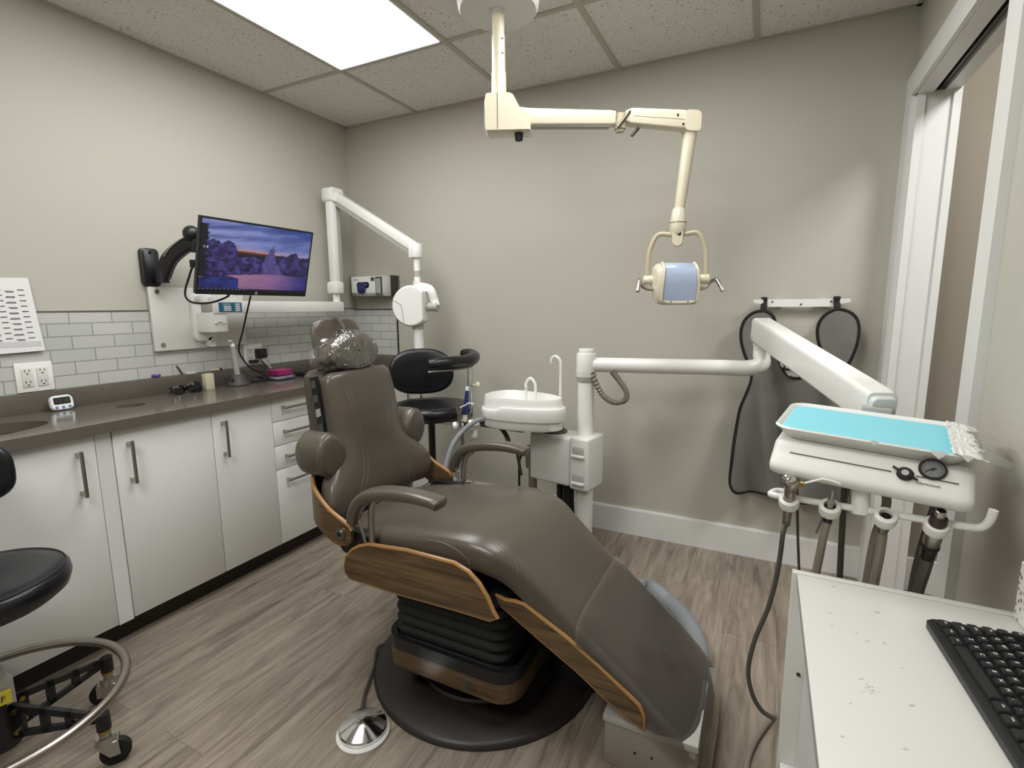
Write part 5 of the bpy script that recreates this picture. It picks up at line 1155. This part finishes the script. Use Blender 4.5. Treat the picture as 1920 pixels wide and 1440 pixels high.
part(MB().cyl(dep(2.40, 871, 790), dep(2.40, 872, 778), .012, .013), 'valve', M['ivory'], su)
part(MB().tube([dep(2.41, 871, 795), dep(2.44, 868, 820), dep(2.44, 872, 850), dep(2.44, 874, 880)], .0045, 8), 'tubing', M['hoset'], su)
gh = [dep(2.42, 905, 786), dep(2.40, 890, 791), dep(2.38, 868, 808), dep(2.36, 850, 832), dep(2.34, 840, 858), dep(2.32, 834, 882), dep(2.32, 830, 905)]
single(MB().tube(gh, lambda u: .0125+.0008*math.sin(u*400), 12, 40), 'suction_hose', M['hoseg'], 'ribbed grey suction hose arching down left of the rinse bowl', 'hose', gh[3])
gh = [dep(2.50, 940, 803), dep(2.46, 950, 818), dep(2.43, 955, 835), dep(2.42, 957, 846)]
single(MB().tube(gh, .0115, 10), 'short_hose', M['hosed'], 'short dark hose hanging below the rinse bowl', 'hose', gh[1])

# ================================================================== CEILING LAMP
lp_ = dep(1.9, 935, 20); LX, LY = 1.556, -.828
L_ = thing('operatory_light', 'cream dental operating light on a jointed arm hung from the ceiling', 'lamp', (LX, LY, H))
part(MB().lathe([(.155, 0), (.155, -.015), (.148, -.055), (.140, -.066), (.001, -.068)], (LX, LY, H-.006), (0, 0, 1), 56), 'ceiling_cover', M['offw'], L_)
part(MB().cyl((LX, LY, H-.083), (LX, LY, H-.070), .027), 'pole_ring', M['white'], L_)
part(MB().cyl((LX, LY, 2.185), (LX, LY, H-.07), .0225, seg=28).cyl((LX, LY, 2.10), (LX, LY, 2.232), .0255, .0245, seg=28), 'pole', M['cream'], L_)
part(MB().cyl((LX, LY, 2.02), (LX, LY, 2.105), .029, .0275, seg=28), 'pole_sleeve', M['cream'], L_)
for zz in (2.215, 2.165): q = (CAM-Vector((LX, LY, zz))); q.z = 0; q.normalize(); q = (q+rgt*.7).normalized(); part(MB().cyl(Vector((LX, LY, zz))+q*.024, Vector((LX, LY, zz))+q*.0275, .0035, seg=8), 'pole_screw', M['dsteel'], L_)
E1 = dep(1.90, 1163, 224); D0 = dep(1.90, 1290, 228); B0 = Vector((LX, LY, 1.97))
da = (E1-B0); da.z = 0; da.normalize(); db = Vector((-da.y, da.x, 0))
Mj = Matrix((da, db, Vector((0, 0, 1)))).transposed().to_4x4(); Mj.translation = B0
body = [(-.052, .020), (-.046, .048), (-.040, .052), (.042, .052), (.055, .045), (.085, -.010), (.12, -.022), (.12, -.082), (-.045, -.082), (-.052, -.07)]
rings = []
for yy, s_ in ((-.046, .95), (-.04, 1), (.04, 1), (.046, .95)): rings.append([Mj @ Vector((.02+(a-.02)*s_, yy, -.02+(b+.02)*s_)) for a, b in body])
jb = part(MB().loft(rings), 'joint_housing', M['cream'], L_)
part(MB().box((-.004, -.0475, -.075), (-.002, -.0455, .05), 0, 1, Mj), 'housing_seam', M['dgrey'], jb)
part(MB().cyl(Mj @ V(.075, -.01, -.108), Mj @ V(.075, -.01, -.08), .014, .017), 'housing_plug', M['blackrub'], jb)
F0 = Mj @ V(.07, 0, -.026)
dv_ = (E1-F0).normalized(); ta, tb, _ = basis(dv_)
rings = []
for k, (w_, h_) in ((0, (.030, .034)), (.12, (.028, .030)), (.95, (.024, .026)), (1, (.022, .024))): rings.append([F0.lerp(E1-dv_*.02, k)+ta*a+tb*b for a, b in rr(0, 0, w_, h_, .008, 4)])
part(MB().loft(rings), 'first_arm', M['cream'], L_)
part(beam(MB(), F0+dv_*.05-tb*.030, E1-dv_*.04-tb*.027, .036, .008, .002), 'arm_underside', M['greyw'], L_)
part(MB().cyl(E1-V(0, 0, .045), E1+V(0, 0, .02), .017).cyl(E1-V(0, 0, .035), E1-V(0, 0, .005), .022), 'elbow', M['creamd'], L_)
for k in (-1, 1): part(MB().cyl(E1+dv_*(-.012+k*.0)-ta*.026*1+tb*(-.036), E1+dv_*.03-ta*.026+tb*.022, .0058, seg=10), 'elbow_clip', M['steel'], L_)
part(MB().cyl(E1+dv_*.045+ta*.0-tb*.058, E1+dv_*.07-tb*.030, .006, seg=10), 'elbow_pin', M['dsteel'], L_)
G0 = E1+dv_*.015+V(0, 0, .008); dg_ = (D0-G0).normalized(); ga, gb_, _ = basis(dg_)
rings = []
for k, (w_, h_) in ((0, (.022, .018)), (.1, (.025, .028)), (.9, (.025, .033)), (1.0, (.024, .031))): rings.append([G0.lerp(D0-dg_*.005, k)+ga*a+gb_*b for a, b in rr(0, 0, w_, h_, .007, 4)])
a2 = part(MB().loft(rings), 'second_arm', M['cream'], L_)
part(beam(MB(), G0+dg_*.03-ga*.0255*0-gb_*.002, D0-dg_*.02-gb_*.002, .0508, .0012, 0), 'arm_seam', M['dgrey'], a2)
for k, z_ in ((.80, .012), (.90, -.018)): part(MB().cyl(G0.lerp(D0, k)-ga*.024+gb_*z_, G0.lerp(D0, k)-ga*.0275+gb_*z_, .004, seg=8).cyl(G0.lerp(D0, k)+ga*.024+gb_*z_, G0.lerp(D0, k)+ga*.0275+gb_*z_, .004, seg=8), 'arm_screw', M['dsteel'], a2)
part(MB().loft([[D0+dg_*a+V(0, 0, b)+ga*o_ for a, b in rr(.010, -.004, .030, .036, .016, 5)] for o_ in (-.030, .030)]), 'drop_joint', M['cream'], L_)
D1 = Vector((D0.x-.020, D0.y+.0, 1.585)); D0b = D0+dg_*.012
part(MB().cyl(D1, D0b-V(0, 0, .02), .0195, .0255, seg=28), 'drop_tube', M['cream'], L_)
part(MB().lathe([(.021, .065), (.0245, .06), (.031, .012), (.0315, -.012), (.027, -.03), (.02, -.045), (.001, -.048)], D1-V(0, 0, .04), seg=32), 'drop_collar', M['cream'], L_)
fc_ = (CAM-D1); fc_.z = 0; fc_.normalize(); fr_ = Vector((-fc_.y, fc_.x, 0))      # faces the camera side
part(MB().tube([D1-V(0, 0, .028)+(fr_*math.cos(t_)+fc_*math.sin(t_))*.0318 for t_ in (2*PI*k/24 for k in range(24))], .0009, 5, smooth=False, closed=True), 'collar_groove', M['dgrey'], L_)
part(MB().loft([[D1-V(0, 0, .085)+fr_*a+V(0, 0, b)+fc_*o_ for a, b in rr(0, 0, .021-i, .034-i, .02-i, 6)] for o_, i in ((-.024, .003), (-.02, 0), (.02, 0), (.024, .003))]), 'yoke_block', M['cream'], L_)
part(MB().cyl(D1-V(0, 0, .072)+fc_*.022+fr_*.006, D1-V(0, 0, .072)+fc_*.026+fr_*.006, .007), 'yoke_bolt', M['blackrub'], L_)
yk = dep(1.905, 1268, 500); yc_ = Vector((D1.x, D1.y, 0))
fr2 = fr_
def yp(a, z): return Vector((D1.x, D1.y, z))+fr2*a
ZT_, ZS = D1.z-.068, on('y', D1.y, 1213, 522).z
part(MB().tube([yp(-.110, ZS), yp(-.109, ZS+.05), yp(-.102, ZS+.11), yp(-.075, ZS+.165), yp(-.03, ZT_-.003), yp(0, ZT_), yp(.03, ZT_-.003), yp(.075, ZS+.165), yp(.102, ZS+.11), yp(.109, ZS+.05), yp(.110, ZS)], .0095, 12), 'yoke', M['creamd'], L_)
for k in (-1, 1): part(MB().cyl(yp(k*.078, ZS-.008), yp(k*.124, ZS-.008), .019, bev=.004), 'yoke_pivot', M['cream'], L_)
HCn = Vector((D1.x, D1.y, ZS-.015)); hn = (fc_*.93+fr_*.36-V(0, 0, .20)).normalized(); hxr = Vector((-hn.y, hn.x, 0)).normalized(); hup = hn.cross(hxr)
def hp_(a, b, c_): return HCn+hxr*a*1.12+hup*b*1.10+hn*c_*1.12
sideo = [(-.030, .060), (.015, .058), (.034, .040), (.044, .0), (.046, -.05), (.040, -.072), (.030, -.078), (-.01, -.070), (-.045, -.035), (-.056, .01), (-.050, .045)]
so = [(p.x, p.y) for p in catmull([(a, b, 0) for a, b in sideo], 4, True)]
rings = []
for a, s_ in ((-.078, .70), (-.075, .84), (-.066, .96), (-.056, 1.0), (.056, 1.0), (.066, .96), (.075, .84), (.078, .70)): rings.append([hp_(a, b*s_-.01*(1-s_), c_*s_) for c_, b in so])
part(MB().loft(rings), 'lamp_head', M['cream'], L_, angle=50)
fp_ = [(.0, .066), (.022, .058), (.037, .041), (.046, .01), (.0485, -.03), (.0480, -.060)]
fpc = [(p.x, p.y) for p in catmull([(a, b, 0) for a, b in fp_], 5)]
def lens_x(b): return .059-.006*max(0, b/.06)
rings = [[hp_(-lens_x(b), b, c_-.004) for c_, b in fpc], [hp_(-lens_x(b)*.96, b, c_+.003) for c_, b in fpc], [hp_(0, b, c_+.005) for c_, b in fpc], [hp_(lens_x(b)*.96, b, c_+.003) for c_, b in fpc], [hp_(lens_x(b), b, c_-.004) for c_, b in fpc]]
part(MB().loft(rings, False, False), 'lens', M['lens'], L_, angle=60, label='milky pale blue lens shield')
for k in (-1, 1): part(MB().tube([hp_(k*(lens_x(b)+.004), b, c_+.002) for c_, b in fpc], .0055, 8, smooth=False), 'lens_rail', M['cream'], L_)
part(MB().tube([hp_(-.06, -.062, .044), hp_(-.03, -.066, .049), hp_(.03, -.066, .049), hp_(.06, -.062, .044)], .0075, 10), 'lens_sill', M['cream'], L_)
for k in (-1, 1): part(MB().cyl(hp_(k*.030, -.062, .054), hp_(k*.030, -.062, .057), .0022, seg=8), 'lens_screw', M['dsteel'], L_)
for k in (-1, 1):
    hdl = [hp_(k*.07, -.028, -.005), hp_(k*.098, -.026, -.002), hp_(k*.118, -.016, .000), hp_(k*.130, .002, .004), hp_(k*.137, .008, .018), hp_(k*.143, -.006, .036), hp_(k*.150, -.026, .052)]
    part(MB().tube(hdl, .0078, 12), 'handle', M['zinc'], L_)

# ================================================================== WHITE CART AND ITS THINGS
KX0, KX1, KYB, KZ = 2.592, 2.955, -1.515, .70
ck = thing('cart', 'white open shelf cart carrying the large black keyboard', 'cart', (2.77, -1.95, 0))
part(MB().box((KX0+.006, -2.42, KZ-.018), (KX1, KYB-.0175, KZ), .0008), 'top', M['cart'], ck)
part(MB().box((KX0-.002, KYB-.016, .0), (KX1, KYB, KZ+.001), .0008), 'end_panel', M['cart'], ck)
part(MB().box((KX0+.0055, -2.42, KZ-.0175), (KX0+.0065, KYB-.0165, KZ-.0005)), 'edge_strip', M['edge'], ck)
part(MB().box((KX0+.032, -1.83, .03), (KX0+.044, KYB-.0165, KZ-.018)), 'back_board', M['cart2'], ck)
part(MB().box((KX0+.030, -1.842, .03), (KX0+.30, -1.83, KZ-.018)), 'divider', M['cart'], ck)
part(MB().box((KX0+.004, -1.83, .25), (KX0+.032, KYB-.0165, .262)), 'back_ledge', M['cart'], ck)
part(MB().box((KX0+.044, -2.42, .20), (KX1, KYB-.0165, .216)), 'shelf', M['cart'], ck)
part(MB().box((KX0+.044, -2.42, .03), (KX1, KYB-.0165, .046)), 'bottom_shelf', M['cart'], ck)
part(MB().box((KX0+.006, -2.435, 0), (KX1, -2.42, KZ), .0008), 'near_panel', M['cart'], ck)
mb = MB(); random.seed(3)
def stain(u, v, a, b, rot):
    c_ = on('z', KZ, u, v); P = []
    for k in range(10):
        t_ = 2*PI*k/10; r_ = random.uniform(.55, 1.1); x_, y_ = a*math.cos(t_)*r_, b*math.sin(t_)*r_
        P.append((c_.x+x_*math.cos(rot)-y_*math.sin(rot), c_.y+x_*math.sin(rot)+y_*math.cos(rot), KZ+.0001))
    mb.prism(P, (0, 0, .00015))
STAINS = ((1645, 1148, .009, .003), (1626, 1202, .004, .002), (1658, 1206, .004, .002), (1607, 1187, .003, .002), (1555, 1150, .004, .0012), (1560, 1174, .003, .0012), (1564, 1100, .006, .002), (1576, 1095, .004, .001), (1692, 1252, .003, .001), (1615, 1273, .004, .002), (1710, 1323, .005, .0025), (1594, 1319, .003, .001), (1698, 1405, .004, .0018), (1580, 1381, .004, .002))
for u, v, a, b in STAINS:
    mb = MB(); stain(u, v, a, b, .5); part(mb, 'stain', M['scuff'], ck)
mb = MB()
for k in range(26):
    u, v = random.gauss(1630, 8), random.gauss(1291, 6); stain(u+(v-1291)*.9, v, .0016, .0009, .5)
part(mb, 'rub_mark', mat('pale_rub', '#cbcbc6', .5), ck)
part(MB().cyl(on('y', KYB-.0165, 1497, 1265), on('y', KYB-.0185, 1497, 1265), .004, seg=10), 'screw_hole', M['blackrub'], ck)

# near keyboard: long side along +u, keys rise away from the camera's left
ka, kb = on('z', KZ+.012, 1733, 1160), on('z', KZ+.012, 1908, 1436)
ku = (kb-ka); ku.z = 0; ku.normalize(); kv = Vector((-ku.y, ku.x, 0))
Mk = Matrix((ku, kv, Vector((0, 0, 1)))).transposed()
kbd = thing('computer_keyboard', 'large black keyboard with white legends on the white cart', 'keyboard', (ka.x, ka.y, KZ), Mk)
KWd = .138
rings = [[Vector((a, b, z)) for a, b in rr(.225, KWd/2, .225-i, KWd/2-i, .012)] for z, i in ((.0005, .002), (.003, 0), (.013, 0), (.0165, .003))]
part(MB().loft(rings), 'case', M['black'], kbd, local=True)
part(MB().box((.010, .0115, .0145), (.440, .0122, .0172)), 'case_groove', M['blackrub'], kbd, local=True)
U = .0190; rows = [
 [('Ctrl', 1.25), ('Win', 1.25), ('Alt', 1.25), ('', 6.25), ('Alt', 1.25), ('Win', 1.25), ('', 1.25), ('Ctrl', 1.25)],
 [('Shift', 2.25)]+[(c_, 1) for c_ in 'ZXCVBNM,./']+[('Shift', 2.75)],
 [('Caps', 1.75)]+[(c_, 1) for c_ in "ASDFGHJKL;'"]+[('Enter', 2.25)],
 [('Tab', 1.5)]+[(c_, 1) for c_ in 'QWERTYUIOP[]']+[('\\', 1.5)],
 [(c_, 1) for c_ in '`1234567890-=']+[('Bksp', 2)],
 [('Esc', 1.0)]+[('', .6)]+[(f'F{k}', 1.03) for k in range(1, 13)]]
mb = MB(); tx = MB()
for r, row in enumerate(rows):
    x_ = .008; y_ = .0128+r*U
    for lab, w_ in row:
        wd_ = w_*U-.003
        if not (r == 5 and lab == ''):
            mb.loft([[Vector((x_+wd_/2+a, y_+.008+b, z)) for a, b in rr(0, 0, wd_/2-i, .0082-i, .002, 2)] for z, i in ((.0145, 0), (.018, .0003), (.0215+.0006*r, .0022), (.0218+.0006*r, .003))])
            if lab: tx.text(lab, Matrix.Translation((x_+(.0065 if len(lab) == 1 else wd_/2), y_+.0095, .0220+.0006*r)), .0075 if len(lab) == 1 else .0045, .0001)
        x_ += w_*U
part(mb, 'keys', M['keyb'], kbd, local=True, angle=30); part(tx, 'key_legends', M['legend'], kbd, local=True)
# patterned tissue box against the right wall
q = on('z', KZ, 1893, 1146)
tm = bpy.data.materials.new('patterned_card'); tm.use_nodes = True; nt = tm.node_tree; b_n = nt.nodes['Principled BSDF']
v_ = mapped(nt, (30, 30, 30), (.5, .3, .2)); n_a = N(nt, 'ShaderNodeTexVoronoi', Scale=3.0); nt.links.new(v_, n_a.inputs['Vector'])
r_n = ramp(nt, [(.25, lin('#6f6d6a')), (.38, lin('#d5d2ca')), (.8, lin('#dedcd5'))]); nt.links.new(n_a.outputs['Distance'], r_n.inputs[0]); nt.links.new(r_n.outputs[0], b_n.inputs['Base Color']); b_n.inputs['Roughness'].default_value = .7
tb_ = thing('tissue_box', 'pale patterned tissue box at the right edge behind the keyboard', 'box', (2.93, -1.60, KZ))
yb0 = KYB-.018
part(MB().loft([[Vector((a, b, z)) for a, b in rr(2.958, -1.580, .030, .056, .01)] for z in (KZ+.001, KZ+.10, KZ+.102)]), 'carton_body', tm, tb_)
part(MB().loft([[Vector((a, b, z)) for a, b in rr(2.958, -1.580, .012, .03, .01)] for z in (KZ+.102, KZ+.103)]), 'opening', M['paper'], tb_)

# ------------------------------------------------------------------ render look
vs_ = S.view_settings; vs_.view_transform = 'Standard'; vs_.look = 'None'; vs_.gamma = 1; vs_.use_curve_mapping = False; vs_.exposure = .2
S.display_settings.display_device = 'sRGB'
for o in list(bpy.data.objects):
    if o.type == 'EMPTY' and not o.children: print('EMPTY without parts', o.name)
